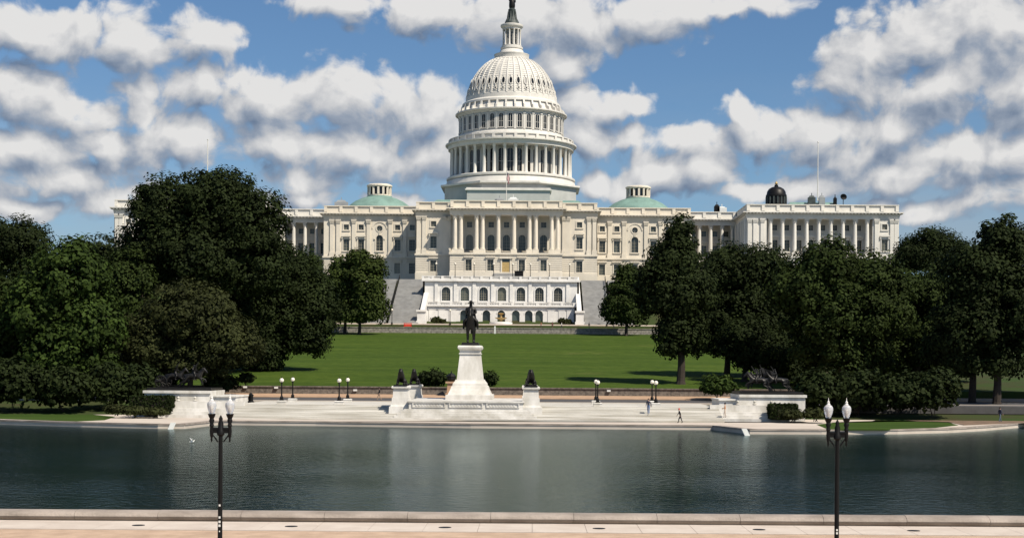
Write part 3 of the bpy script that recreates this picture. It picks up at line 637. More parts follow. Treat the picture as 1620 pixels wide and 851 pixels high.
def arch_win(name, w, h, hood=True, z=0):
    """frame + pane, facing +X (radially outward)"""
    fr = MB(); a = w/2; zt = h-a; T = .2
    fr.box(-.1, .16, -a-T, -a, 0, zt); fr.box(-.1, .16, a, a+T, 0, zt); fr.box(-.1, .3, -a-T-.1, a+T+.1, -.2, 0)
    for i in range(8):
        t0, t1 = math.pi*i/8, math.pi*(i+1)/8; P = lambda r, t, x: (x, r*math.cos(t), zt+r*math.sin(t))
        fr.quad(P(a, t0, .16), P(a+T, t0, .16), P(a+T, t1, .16), P(a, t1, .16)); fr.quad(P(a+T, t0, .16), P(a+T, t0, -.1), P(a+T, t1, -.1), P(a+T, t1, .16)); fr.quad(P(a, t0, -.1), P(a, t0, .16), P(a, t1, .16), P(a, t1, -.1))
    fr.box(.0, .08, -.05, .05, 0, h); fr.box(.0, .08, -a, a, zt*.5-.04, zt*.5+.04)
    pn = MB(); pts = [(-a, 0), (a, 0)]+[(a*math.cos(math.pi*i/8), zt+a*math.sin(math.pi*i/8)) for i in range(9)]
    n = len(pts); pn.add([(.045, p[0], p[1]) for p in pts]+[(-.3, p[0], p[1]) for p in pts], [tuple(range(n)), tuple(range(n, 2*n))[::-1]]+[(i, n+i, n+(i+1) % n, (i+1) % n) for i in range(n)])
    return fr.mesh('window', M['iron']), pn.mesh('pane', M['dglass'])
def dome_window(meshes, r, z, n, off):
    def f(x, y, t):
        link('window', meshes[0], dome_o, (x, y, z), t); link('pane', meshes[1], dome_o, (x, y, z), t)
    ring(n, r, f, off)
dome_window(arch_win('a', 2.0, 7.2), 15.6, dz(284)+.6, 36, 0)  # widened so the dark panes stand in for shade behind the columns
dome_window(arch_win('b', 1.3, 4.3), 16.5, dz(214), 36, 0)
pm = MB(); pm.box(-.2, .22, -.34, .34, 0, dz(190)-dz(217)); pm.box(-.2, .38, -.42, .42, dz(190)-dz(217)-.6, dz(190)-dz(217)-.2); pme = pm.mesh('pilaster', M['iron'])
ring(36, 16.5, lambda x, y, t: link('pilaster', pme, dome_o, (x, y, dz(217)), t))
pm = MB(); pm.box(-.1, .25, -.5, .5, 0, H); pme2 = pm.mesh('pilaster', M['iron'])
ring(36, 15.6, lambda x, y, t: link('pilaster', pme2, dome_o, (x, y, zc0), t))
# consoles round the attic, brackets under cornices
pm = MB(); pm.add([(-.6, -.27, 0), (1.15, -.27, 0), (1.05, -.27, .9), (.25, -.27, 1.3), (-.2, -.27, 2.5), (-.9, -.27, 2.5), (-.6, .27, 0), (1.15, .27, 0), (1.05, .27, .9), (.25, .27, 1.3), (-.2, .27, 2.5), (-.9, .27, 2.5)], [(0,1,2,3,4,5), (11,10,9,8,7,6), (0,6,7,1), (1,7,8,2), (2,8,9,3), (3,9,10,4), (4,10,11,5), (5,11,6,0)])
pme3 = pm.mesh('console', M['iron']); ring(36, 16.0, lambda x, y, t: link('console', pme3, dome_o, (x, y, dz(183.3)), t))
pm = MB(); 
for i in range(108):
    t = 2*math.pi*i/108; c, s = math.cos(t), math.sin(t)
    for r0, z, d in ((20.45, dz(235.3), .28), (17.35, dz(186.6), .25)):
        pm.frus(DX+r0*c, DY+r0*s, z-.05, z+.22, .16, .16, .16, .16)
pm.build('bracket_band', M['iron'], dome_o)
# balustrade openings above the peristyle cornice: little dies
pm = MB().box(-.2, .2, -.45, .45, 0, 1.25); pme4 = pm.mesh('die', M['iron']); ring(36, 19.75, lambda x, y, t: link('die', pme4, dome_o, (x, y, dz(231.8)), t))
pm = MB().box(-.15, .1, -.38, .38, 0, .7); pme5 = pm.mesh('die', M['iron']); ring(36, 17.2, lambda x, y, t: link('die', pme5, dome_o, (x, y, dz(224.5)), t))
# ribs on the cupola
rb = MB(); n = len(ys); w0 = .30
pts = []
for i, y in enumerate(ys): r = cup_r(y); pts.append((r-14.3, dz(y)-dz(158.6), w0*(r/14.3)**.6))
vs = []
for r, z, w in pts: vs += [(r-.1, -w, z), (r+.26, -w*.8, z+.03), (r+.26, w*.8, z+.03), (r-.1, w, z)]
fs = []
for i in range(n-1): a = i*4; fs += [(a, a+4, a+5, a+1)[::-1], (a+1, a+5, a+6, a+2)[::-1], (a+2, a+6, a+7, a+3)[::-1]]
rb.add(vs, fs); rme = rb.mesh('rib', M['iron'])
ring(36, 14.3, lambda x, y, t: link('rib', rme, dome_o, (x, y, dz(158.6)), t))
hb = MB()
for y in np.linspace(156, 99, 17):
    r = cup_r(y); hb.lathe([(r-.02, dz(y)-.06), (r+.09, dz(y)-.03), (r+.09, dz(y)+.07), (r-.04, dz(y)+.1)], 72, (DX, DY, 0), cap=False)
hb.build('horizontal_band', M['iron'], dome_o)
def oval(w, h, lean):
    fr, pn = MB(), MB(); K = 12
    def P(rx, rz, t, x): z = rz*math.sin(t); return (x-z*lean, rx*math.cos(t), z)
    for i in range(K):
        t0, t1 = 2*math.pi*i/K, 2*math.pi*(i+1)/K
        fr.quad(P(w, h, t0, .24), P(w+.22, h+.22, t0, .24), P(w+.22, h+.22, t1, .24), P(w, h, t1, .24)); fr.quad(P(w+.22, h+.22, t0, .24), P(w+.22, h+.22, t0, -.1), P(w+.22, h+.22, t1, -.1), P(w+.22, h+.22, t1, .24)); fr.quad(P(w, h, t0, -.1), P(w, h, t0, .24), P(w, h, t1, .24), P(w, h, t1, -.1))
    pn.add([P(w, h, 2*math.pi*i/K, .13) for i in range(K)], [tuple(range(K))])
    fr.add([P(.3, h+.2, math.pi/2-.5, .3), P(.3, h+.2, math.pi/2+.5, .3), P(.1, h+1.0, math.pi/2, .3), P(.1, h+1.0, math.pi/2, -.1)], [(0, 2, 1), (0, 3, 2), (2, 3, 1)])
    return fr.mesh('window', M['iron']), pn.mesh('pane', M['dglass'])
dome_window(oval(.46, 1.05, .33), cup_r(139.5), dz(139.5), 36, 0)
dome_window(oval(.28, .28, .15), cup_r(151.5), dz(151.5), 36, 0)
# lantern of the dome
zt0, zt1 = dz(73.8), dz(48.6); cm = MB(); cm.lathe([(.36, 0), (.36, .3), (.27, .5), (.24, zt1-zt0-.5), (.38, zt1-zt0)], 10); cme2 = cm.mesh('column', M['iron'], True)
ring(12, 2.75, lambda x, y, t: link('column', cme2, dome_o, (x, y, zt0), t))
dome_window(arch_win('c', .6, 4.2), 1.75, zt0+.2, 12, 0)
fin = MB(); fin.lathe([(2.35, dz(39.5)), (2.2, dz(36)), (1.6, dz(32)), (1.25, dz(27)), (1.05, dz(20)), (1.2, dz(18.5)), (1.2, dz(16)), (.8, dz(14.5)), (.95, dz(13.2)), (.5, dz(12.6))], 20, (DX, DY, 0))
for i in range(10):
    t = 2*math.pi*i/10; fin.tube([(DX+2.2*math.cos(t), DY+2.2*math.sin(t), dz(37)), (DX+1.5*math.cos(t), DY+1.5*math.sin(t), dz(30)), (DX+1.2*math.cos(t), DY+1.2*math.sin(t), dz(19))], .13, 5)
fin.build('finial', M['grbronze'], dome_o, True)
st = MB(); st.lathe([(.85, dz(13.2)), (1.0, dz(11)), (.95, dz(5)), (.75, dz(0)), (.55, dz(-2)), (.72, dz(-5)), (.68, dz(-8)), (.25, dz(-9.5)), (.34, dz(-11)), (.34, dz(-13)), (.42, dz(-14)), (.1, dz(-16))], 12, (DX, DY, 0))
st.tube([(DX-.6, DY, dz(-7)), (DX-1.0, DY, dz(-2)), (DX-.85, DY-.3, dz(3))], [.24, .2, .16], 6); st.tube([(DX+.6, DY, dz(-7)), (DX+.95, DY, dz(-2)), (DX+1.05, DY-.3, dz(5))], [.24, .2, .16], 6)
st.build('crowning_statue', M['bronze'], dome_o, True)
# flags and poles
def pole(px, y0, y1, Y, label, r=.12, m='marble'):
    x, z0 = at(px, y0, Y); _, z1 = at(px, y1, Y)
    t = thing('flagpole', (x, Y, z0), label, 'flagpole')
    MB().lathe([(r*1.6, 0), (r*1.6, .4), (r, .5), (r*.6, z1-z0), (r*1.4, z1-z0+.05), (r*1.4, z1-z0+.3)], 8, (x, Y, z0)).build('pole', M[m], t)
    return x, z0, z1, t
x, z0, z1, t = pole(801, 321, 271, 441, 'slender white flagpole above the portico with a drooping flag')
fl = MB(); K = 9
for i in range(K):
    for j in range(10):
        def P(i, j): u = i/K; return (x+.12+u*.75+.12*math.sin(j*.7+u*5), 441+.22*math.sin(u*9+j*.3), z1-.3-j*.26-u*.9)
        fl.quad(P(i, j), P(i+1, j), P(i+1, j+1), P(i, j+1), 1 if (i < 4 and j < 4) else 0)
o = fl.build('flag', [M['flag'], M['navy']], t)
pole(1293.5, 318, 226, 470, 'tall white flagpole on the right wing roof', .17)
pole(328, 322, 222, 470, 'tall white flagpole rising behind the large dark tree', .17)
# rooftop equipment
for px, py, w, h, m in ((790, 319, 2.6, 1.0, 'grey'), (812, 319, 3.0, 1.2, 'lbox'), (1134, 330, 1.6, 1.2, 'black'), (1142, 331, 2.8, .7, 'lbox'), (1284, 317, 2.2, 1.4, 'grbronze'), (1300, 318, 1.8, 1.6, 'grey'), (1321, 317, .9, 1.0, 'black'), (540, 325, 4.0, 1.6, 'grey')):
    Y = 445 if 700 < px < 900 else 466; x, z = at(px, py, Y); mb = MB(); mb.box(x-w/2, x+w/2, Y-.7, Y+.7, z-1.5, z+h*.6); mb.frus(x, Y, z+h*.6, z+h, w*.4, .5, w*.25, .3); mb.box(x-.1, x+.1, Y-.1, Y+.1, z+h, z+h+.8)
    mb.build('roof_unit', M[m], cap)
x, z = at(1334, 315, 462); mb = MB(); mb.lathe([(.1, 0), (.12, 2.6)], 6, (x, 462, z-2.2))
mb.add([(x+1.1*math.cos(t)*1.0, 461.4+.5*math.cos(t), z+.6+.9*math.sin(t)) for t in np.linspace(0, 2*math.pi, 14, endpoint=False)]+[(x-.3, 462, z+.5)], [(i, (i+1) % 14, 14) for i in range(14)]); mb.build('satellite_dish', M['black'], cap)
# library dome far behind
YL = 720; kk = YL/F
lx, lz = at(1228, 318, YL); lib = thing('library_dome', (lx, YL, 33), 'small dark ribbed dome with gold torch rising behind the right wing', 'dome')
def lp(y): return 6.2+(585-2.7-y)*kk
MB().box(lx-14, lx+14, YL-14, YL+14, 32, lp(330)).build('wall', M['grey'], lib)
dl = MB().lathe([(5.4, lp(330)), (5.4, lp(319)), (4.7, lp(318.5)), (4.5, lp(306.5)), (4.9, lp(306)), (4.9, lp(303.5)), (4.6, lp(303)), (4.3, lp(298)), (3.5, lp(294)), (2.2, lp(291.3)), (.9, lp(290)), (.9, lp(287.5)), (.4, lp(287))], 24, (lx, YL, 0)).build('cupola', M['bronze'], lib, True)
for i in range(16):
    t = 2*math.pi*i/16; MB().frus(lx+4.7*math.cos(t), YL+4.7*math.sin(t), lp(318), lp(306.6), .3, .3, .3, .3).build('column', M['grbronze'], dl)
MB().lathe([(.35, lp(287)), (.8, lp(285.5)), (.5, lp(283.5)), (.1, lp(281.5))], 8, (lx, YL, 0)).build('torch', M['wood'], lib, True)
# ------------------------------------------------------------------ terrace and stairs below the building
ter = thing('west_terrace', (0, 412, 17.8), 'white marble terrace with rows of arched windows below the portico', 'terrace')
TY = 412.0; kt = TY/F
def tx(px, py=470): return at(px, py, TY)[0]
tz = lambda y: 6.2+(585-y)*kt
ax = [tx(p) for p in (705.6, 735.4, 765, 794, 824, 853.3, 883)]
x0, x1 = tx(669), tx(916)
mb = MB(); ops = [(a-1.15, a+1.15, tz(476.5), tz(476.5)+3.7) for a in ax]; wallxz(mb, x0, x1, TY, tz(478.5), tz(446), ops, .9); 
mb.box(x0, x1, TY+1.2, 434.3, 17, tz(447)); mb.box(x0, x0+.5, TY, TY+1.2, 17, tz(446)); mb.box(x1-.5, x1, TY, TY+1.2, 17, tz(446)); mb.build('wall', M['terr'], ter)
for a in ax:
    window('tarch', a, TY, tz(476.5), ter, 'terr')
mb = MB(); 
for a in [(p+q)/2 for p, q in zip(ax[:-1], ax[1:])]+[ax[0]-2.6, ax[-1]+2.6]:
    MB().box(a-.45, a+.45, TY-.28, TY+.02, tz(478), tz(447)).build('pilaster', M['terr'], ter)
mb.box(x0-.3, x1+.3, TY-.7, TY+.5, tz(446), tz(443.6)); mb.box(x0-.2, x1+.2, TY-.4, TY+.5, tz(443.6), tz(442.4)); mb.build('cornice', M['terr'], ter)
n = 16
for i in range(n):
    a, b = x0+(x1-x0)*i/n, x0+(x1-x0)*(i+1)/n
    p = MB().box(a-.35, a+.35, TY-.35, TY+.35, tz(442.4), tz(437.4)).build('pier', M['terr'], ter)
    mb = MB(); mb.box(a+.35, b-.35, TY-.22, TY+.22, tz(438.6), tz(437.6)); mb.box(a+.35, b-.35, TY-.22, TY+.22, tz(442.4), tz(441.8))
    for j in range(7): q = a+.35+(b-a-.7)*(j+.5)/7; mb.lathe([(.08, tz(441.8)), (.13, tz(440.8)), (.07, tz(439.2)), (.09, tz(438.6))], 6, (q, TY, 0))
    mb.build('balustrade', M['terr'], ter)
# lower storey, projecting, with arches
LY = 406.0; kl = LY/F; lz_ = lambda y: 6.2+(585-y)*kl
def lxp(px): return at(px, 495, LY)[0]
la = [lxp(p) for p in (734, 769.5, 793, 816, 836.5, 853)]
mb = MB(); ops = [(a-1.0, a+1.0, 18.05, 21.9) for a in la]; xa, xb = lxp(672), lxp(911); wallxz(mb, xa, xb, LY, 17.7, lz_(485.5), ops, .9)
mb.box(xa, xb, LY+1.0, TY-.02, 17.5, lz_(485.5)); mb.box(xa, xa+.4, LY, LY+1, 17.6, lz_(485.5)); mb.box(xb-.4, xb, LY, LY+1, 17.6, lz_(485.5)); mb.build('wall', M['terr'], ter)
mb = MB(); mb.box(xa-.4, xb+.4, LY-.6, LY+.5, lz_(485.5), lz_(483.6)); mb.box(xa, xb, LY-.3, LY+.1, lz_(480.2), lz_(479)); mb.box(xa, xb, LY-.3, LY+.1, lz_(483.6), lz_(482.6))
q = xa
while q < xb: mb.box(q-.1, q+.1, LY-.22, LY, lz_(482.6), lz_(480.2)); q += .42
for a in np.linspace(xa+.4, xb-.4, 13): mb.box(a-.4, a+.4, LY-.4, LY+.2, lz_(483.6), lz_(478.6))
mb.build('balcony', M['terr'], ter)
for a in la:
    fr, pn = MB(), MB(); K = 8
    for i in range(K):
        t0, t1 = math.pi*i/K, math.pi*(i+1)/K
        def P(r, t, y): return (a+r*math.cos(t), y, 20.9+r*math.sin(t))
        def q(t): kq = 1/max(abs(math.cos(t)), abs(math.sin(t))); return (a+math.cos(t)*kq, LY+.004, 20.9+math.sin(t)*kq)
        fr.quad(P(1.0, t0, LY+.004), q(t0), q(t1), P(1.0, t1, LY+.004)); fr.quad(P(1, t0, LY+.5), P(1, t0, LY), P(1, t1, LY), P(1, t1, LY+.5)); fr.quad(P(1, t0, LY-.1), P(1.25, t0, LY-.1), P(1.25, t1, LY-.1), P(1, t1, LY-.1)); fr.quad(P(1.25, t0, LY-.1), P(1.25, t0, LY), P(1.25, t1, LY), P(1.25, t1, LY-.1))
    fo = fr.build('arch_surround', M['terr'], ter); MB().box(a-1, a+1, LY+.55, LY+.62, 18.05, 21.9).build('pane', M['glass'], fo)
for px in (684, 699, 716, 872, 889, 902):
    a = lxp(px); mb = MB(); mb.box(a-.9, a+.9, LY-.12, LY+.05, 18.6, 22.0); mb.box(a-1.15, a+1.15, LY-.2, LY+.03, 22.0, 22.25); mb.build('panel', M['terr'], ter)
# fountain in the middle arch
fx = lxp(793); fo = thing('fountain', (fx, 403.5, 17.8), 'tiered stone fountain with golden bowl before the central lower arch', 'fountain')
MB().lathe([(3.0, 0), (3.0, .8), (2.7, .9), (2.6, .5), (.5, .5)], 20, (fx, 403.5, 17.8)).build('basin', M['terr'], fo, True)
MB().lathe([(.5, .5), (.3, 1.4), (1.5, 1.9), (1.6, 2.05), (.3, 2.1), (.25, 2.8), (.8, 3.1), (.85, 3.2), (.1, 3.3)], 16, (fx, 403.5, 17.8)).build('tiered_bowl', M['wood'], fo, True)
# sloping buttress walls and stairs
for s in (-1, 1):
    if s < 0: fl_ = [((-21.6, -29.2), 'inner'), ((-29.9, -34.6), 'outer')]
    else: fl_ = [((21.0, 27.6), 'inner'), ((28.3, 34.0), 'outer')]
    for (a, b), nm in fl_:
        mb = MB(); NS = 76; y0, y1, z0, z1 = 392.0, 425.0, 17.6, 31.0
        for i in range(NS):
            ya = y0+(y1-y0)*i/NS; zb = z0+(z1-z0)*(i+1)/NS
            if i in (24, 25, 49, 50): continue
            mb.box(min(a, b), max(a, b), ya, y1+.0 if i == NS-1 else ya+(y1-y0)*3.02/NS, z0+(z1-z0)*i/NS-.3, zb)
        t = thing('stairway', ((a+b)/2, y0, z0), 'broad grey granite %s flight of steps to the %s of the white terrace' % (nm, 'left' if s < 0 else 'right'), 'stairs')
        mb.build('flight', M['stair'], t)
        MB().box(min(a, b), max(a, b), y1, 434, 25, 31.02).build('landing', M['stair'], t)
        rb_ = MB(); e = b
        for i in range(12):
            f = i/11; rb_.tube([(e, y0+(y1-y0)*f, z0+(z1-z0)*f), (e, y0+(y1-y0)*f, z0+(z1-z0)*f+1.2)], .07, 5)
        rb_.tube([(e, y0, z0+1.2), (e, y1, z1+1.2)], .09, 5); rb_.tube([(e, y0, z0+.6), (e, y1, z1+.6)], .07, 5)
        rb_.build('handrail', M['black'], t)
    e = -20.9 if s < 0 else 19.8
    t = thing('buttress_wall', (e, 392, 17.6), 'white sloping marble side wall of the %s grey stairs' % ('left' if s < 0 else 'right'), 'wall')
    mb = MB(); mb.add([(e-.6, 396, 17.6), (e+.6, 396, 17.6), (e+.6, 426, 17.6), (e-.6, 426, 17.6), (e-.6, 396, 20.6), (e+.6, 396, 20.6), (e+.6, 426, 32.0), (e-.6, 426, 32.0)], [(0,3,2,1),(4,5,6,7),(0,1,5,4),(1,2,6,5),(2,3,7,6),(3,0,4,7)])
    mb.build('slope', M['terr'], t)
    mb = MB(); mb.box(e-1.0, e+1.0, 393.5, 396, 17.6, 20.9); mb.box(e-1.25, e+1.25, 393.2, 396.2, 20.9, 21.4); mb.box(e-1.2, e+1.2, 393.3, 396.1, 17.6, 18.6); mb.build('end_pier', M['terr'], t)
    # outer terrace beside the stairs
    u = s*36
    mb = MB(); mb.box(min(u, s*110), max(u, s*110), 424, 436, 17, 31.0); mb.box(min(u, s*110), max(u, s*110), 424, 424.4, 31.0, 32.0)
    tag(mb.build('side_terrace', M['stair']), 'long grey stone terrace wall beyond the %s stairs' % ('left' if s < 0 else 'right'), 'wall')
MB().box(-20.5, 20.0, 425, 434.6, 30, 31.02).build('terrace_floor', M['stair'], ter)
mb = MB()
for i in range(14): mb.box(-3.6, 3.6, 431.2+i*.25, 434.9, 31.02+i*.17, 31.19+i*.17)
mb.build('door_steps', M['stair'], ter)
# ------------------------------------------------------------------ lamps
def lamp_proto(h, globes=1, rg=.25, dark='black', gm='globe'):
    p = MB(); p.lathe([(.26, 0), (.26, .12), (.2, .16), (.2, .4), (.12, .5), (.085, .62), (.07, h-.5), (.1, h-.46), (.07, h-.4), (.13, h-.3), (.16, h-.24)], 10)
    g = MB(); g.lathe([(.12, h-.24)]+[(rg*math.sin(t), h-.24+rg*.9-rg*math.cos(t)) for t in np.linspace(.5, math.pi-.02, 9)], 12)
    f = MB(); f.lathe([(.09, h-.26+rg*1.88), (.05, h-.2+rg*2), (.015, h+rg*1.7)], 8)
    return p.mesh('post', M[dark], True), g.mesh('globe', M[gm], True), f.mesh('finial', M[dark], True)
LP = lamp_proto(2.35); LT = lamp_proto(3.6, rg=.3, gm='globe')
def put_lamp(meshes, x, y, z, label, group, block=0):
    t = thing('globe_lamp', (x, y, z), label, 'lamp', group)
    if block:
        mb = MB(); mb.box(x-.5, x+.5, y-.5, y+.5, z, z+block-.1); mb.frus(x, y, z+block-.1, z+block, .55, .55, .42, .42); mb.build('stone_block', M['ped'], t)
    for nm, me in zip(('post', 'globe', 'finial'), meshes):
        link(nm, me, t, (x, y, z+block))
for px, py, Y, lab in ((445.5, 637, 178, 'outermost left lamp, front one of the left pair by the steps'), (463, 633, 191, 'outermost left lamp, rear one of the left pair by the street'), (536.5, 638, 178, 'lamp between the left pair and the lions, front one'), (550, 635, 191, 'lamp between the left pair and the lions, rear one'),
        (945.5, 643, 178, 'lamp right of the equestrian statue, front one of two overlapping'), (942.5, 640, 191, 'lamp right of the equestrian statue, rear one of two overlapping'), (1037.5, 643, 178, 'lamp nearest the right bronze group, front one with white block'), (1031.5, 641, 191, 'lamp nearest the right bronze group, rear one')):
    x, _ = at(px, py, Y); put_lamp(LP, x, Y, 2.05, 'black globe '+lab, 'globe lamps on the memorial plaza', .42)
names = ['leftmost', 'second from left', 'third from left', 'fourth from left, left of the door', 'fifth, right of the door', 'sixth, past the dark box', 'seventh', 'rightmost']
for i, px in enumerate((690, 720, 750, 781, 811, 839, 869, 901)):
    x, _ = at(px, 436, 414); put_lamp(LT, x, 414, 31.0, 'tall dark lamp on the upper terrace, %s' % names[i], 'lamps on the upper terrace')
for px, Y, z, lab in ((712, 391, 17.6, 'dark lamp post on the drive left of the equestrian statue'), (960, 391, 17.6, 'dark lamp post at the foot of the right stairs'), (620, 391, 17.6, 'dark lamp post at the foot of the left stairs')):
    x, _ = at(px, 515, Y); put_lamp(LT, x, Y, z, lab, 'lamps along the upper drive')
x, _ = at(821, 434, 420); mb = MB(); mb.box(x-1.2, x+1.2, 419.4, 420.6, 31.02, 33.0); mb.box(x-1.3, x+1.3, 419.3, 420.7, 33.0, 33.2); tag(mb.build('equipment_box', M['black']), 'black equipment box standing on the upper terrace', 'box')
# foreground twin lamps
gm = bpy.data.materials.new('lamp_glass'); gm.use_nodes = True; b = gm.node_tree.nodes['Principled BSDF']; b.inputs['Base Color'].default_value = (.86, .88, .9, 1); b.inputs['Roughness'].default_value = .22; b.inputs['Transmission Weight'].default_value = .55; b.inputs['IOR'].default_value = 1.25
M['lglass'] = gm
def twin(px, label, dots):
    Y = 44.5; x, ztop = at(px, 640, Y); z0 = .30; h = 4.17
    t = thing('twin_lamp', (x, Y, z0), label, 'street lamp', 'twin globe lamps on the near walk')
    MB().lathe([(.28, 0), (.28, .2), (.2, .3), (.15, .6), (.08, .72), (.07, .85), (.058, h-.25), (.11, h-.2), (.11, h-.1), (.08, h-.05), (.08, h+.12), (.05, h+.2), (.06, h+.26), (.01, h+.36)], 14, (x, Y, z0)).build('post', M['black'], t, True)
    a = MB(); a.box(x-.30, x+.30, Y-.035, Y+.035, z0+h-.16, z0+h-.05); a.box(x-.30, x+.30, Y-.05, Y+.05, z0+h-.05, z0+h+.0)
    for s in (-1, 1): a.tube([(x+s*.08, Y, z0+h-.42), (x+s*.16, Y, z0+h-.3), (x+s*.27, Y, z0+h-.17)], .022, 6)
    a.build('crossarm', M['black'], t)
    for s in (-1, 1):
        c = (x+s*.262, Y, z0+h)
        hd = MB().lathe([(.01, -.42), (.03, -.38), (.025, -.3), (.05, -.24), (.06, -.1), (.05, .02), (.07, .06), (.05, .12), (.08, .2), (.06, .26), (.1, .34), (.115, .40)], 12, c).build('holder', M['black'], t, True)
        MB().lathe([(.07, .40), (.09, .46), (.122, .55), (.136, .63), (.13, .70), (.10, .75), (.055, .78)], 16, c).build('globe', M['lglass'], hd, True)
        MB().lathe([(.03, .40), (.045, .5), (.045, .6), (.02, .68)], 10, c).build('bulb', M['globe'], hd, True)
        MB().lathe([(.055, .785), (.05, .80), (.03, .83), (.04, .86), (.012, .90), (.004, .99)], 10, c).build('finial', M['lbox'], hd, True)
    for i, py in enumerate(dots):
        zz = at(px, py, Y-.09)[1]; a = MB(); wv = random.uniform(.02, .045); a.box(x-wv*.8, x+wv*.6, Y-.075, Y-.055, zz-wv*.8, zz+wv*.8); a.build('sticker', M['lbox'], t)
twin(349.5, 'left foreground black post with two clear globes', (799, 818, 825, 831, 840))
twin(1325, 'right foreground black post with two clear globes', (838, 843))
# ------------------------------------------------------------------ memorial
PLX0, PLX1 = -26.0, 29.2
mem = thing('memorial_platform', (1.6, 176, .5), 'wide weathered white marble steps and plaza beyond the pool', 'platform')
NS = 9
for i in range(NS):
    y = 170.2+i*.72; z0 = .5+i*.172
    MB().box(PLX0, PLX1, y, y+.74 if i < NS-1 else 194.9, z0-.15 if i else .3, z0+.172).build('step', M['step'], mem)
MB().box(PLX0+.1, PLX1-.1, 171, 194.8, -.2, .62).build('footing', M['step'], mem)
GX = .45
cb = MB(); cb.box(GX-6.4, GX+6.4, 172.2, 190, 1.0, 2.5); 
c = cb.build('plinth', M['ped'], mem)
MB().box(GX-6.55, GX+6.55, 172.05, 190.1, 2.5, 2.68).build('coping', M['ped'], mem)
for a, b in ((-6.0, -2.3), (-1.9, 1.9), (2.3, 6.0)):
    mb = MB(); mb.box(GX+a, GX+b, 172.08, 172.21, 1.93, 1.99); mb.box(GX+a, GX+b, 172.08, 172.21, 2.40, 2.46); mb.box(GX+a, GX+a+.12, 172.08, 172.21, 1.99, 2.40); mb.box(GX+b-.12, GX+b, 172.08, 172.21, 1.99, 2.40)
    for j in range(9): q = GX+a+.35+(b-a-.7)*j/9; mb.box(q, q+.2, 172.15, 172.21, 2.06, 2.33)
    mb.build('carved_panel', M['ped'], mem)
for i in range(5): MB().box(GX-6.9-.35*(4-i), GX+6.9+.35*(4-i), 170.4+.4*i, 172.21, .66+.1*i, .80+.24*i).build('step', M['ped'], mem)
ped = thing('statue_pedestal', (GX, 184, 3.1), 'tall tapering white marble pedestal under the horseman', 'pedestal')
def sqp(prof, mb, x, y):
    for (a, z), (b, z2) in zip(prof[:-1], prof[1:]): mb.frus(x, y, z, z2, a, a*1.5, b, b*1.5)
zz = lambda y: 6.2+(585-y)*184/F
mb = MB(); sqp([(2.75, 2.6), (2.75, 3.2), (2.5, 3.25), (2.2, 3.9), (2.12, 4.2), (2.0, 4.25), (1.95, 4.55), (1.7, 4.85), (1.66, 5.0)], mb, GX, 184); mb.build('base', M['ped'], ped)
mb = MB(); sqp([(1.52, 5.0), (1.2, zz(561))], mb, GX, 184); mb.build('shaft', M['ped'], ped)
mb = MB(); sqp([(1.3, zz(561)), (1.3, zz(559.5)), (1.2, zz(559)), (1.22, zz(555)), (1.42, zz(552.5)), (1.45, zz(550)), (1.36, zz(547.5))], mb, GX, 184); mb.build('cap', M['ped'], ped)
def skin(name, V, E, mats, sub=1, facemat=None, scale=1.0, rotz=0, root=0):
    """V: name->(x,y,z,r)"""
    keys = list(V); me = bpy.data.meshes.new(name)
    me.from_pydata([V[k][:3] for k in keys], [(keys.index(a), keys.index(b)) for a, b in E], [])
    o = bpy.data.objects.new('tmp', me); COL.objects.link(o)
    md = o.modifiers.new('s', 'SKIN'); md.use_smooth_shade = True; md.branch_smoothing = .3
    for i, k in enumerate(keys):
        r = V[k][3]; me.skin_vertices[0].data[i].radius = (r, r) if not isinstance(r, tuple) else r
        me.skin_vertices[0].data[i].use_root = (i == root)
    sb = o.modifiers.new('b', 'SUBSURF'); sb.levels = sub; sb.render_levels = sub
    dg = bpy.context.evaluated_depsgraph_get(); out = bpy.data.meshes.new_from_object(o.evaluated_get(dg)); bpy.data.objects.remove(o)
    out.name = name; out.materials.clear()
    for m in (mats if isinstance(mats, (list, tuple)) else [mats]): out.materials.append(m)
    if facemat:
        for p in out.polygons: p.material_index = facemat(p.center)
    else:
        for p in out.polygons: p.material_index = 0
    c, s = math.cos(rotz), math.sin(rotz)
    for v in out.vertices: x, y, z = v.co; v.co = ((x*c-y*s)*scale, (x*s+y*c)*scale, z*scale)
    return out
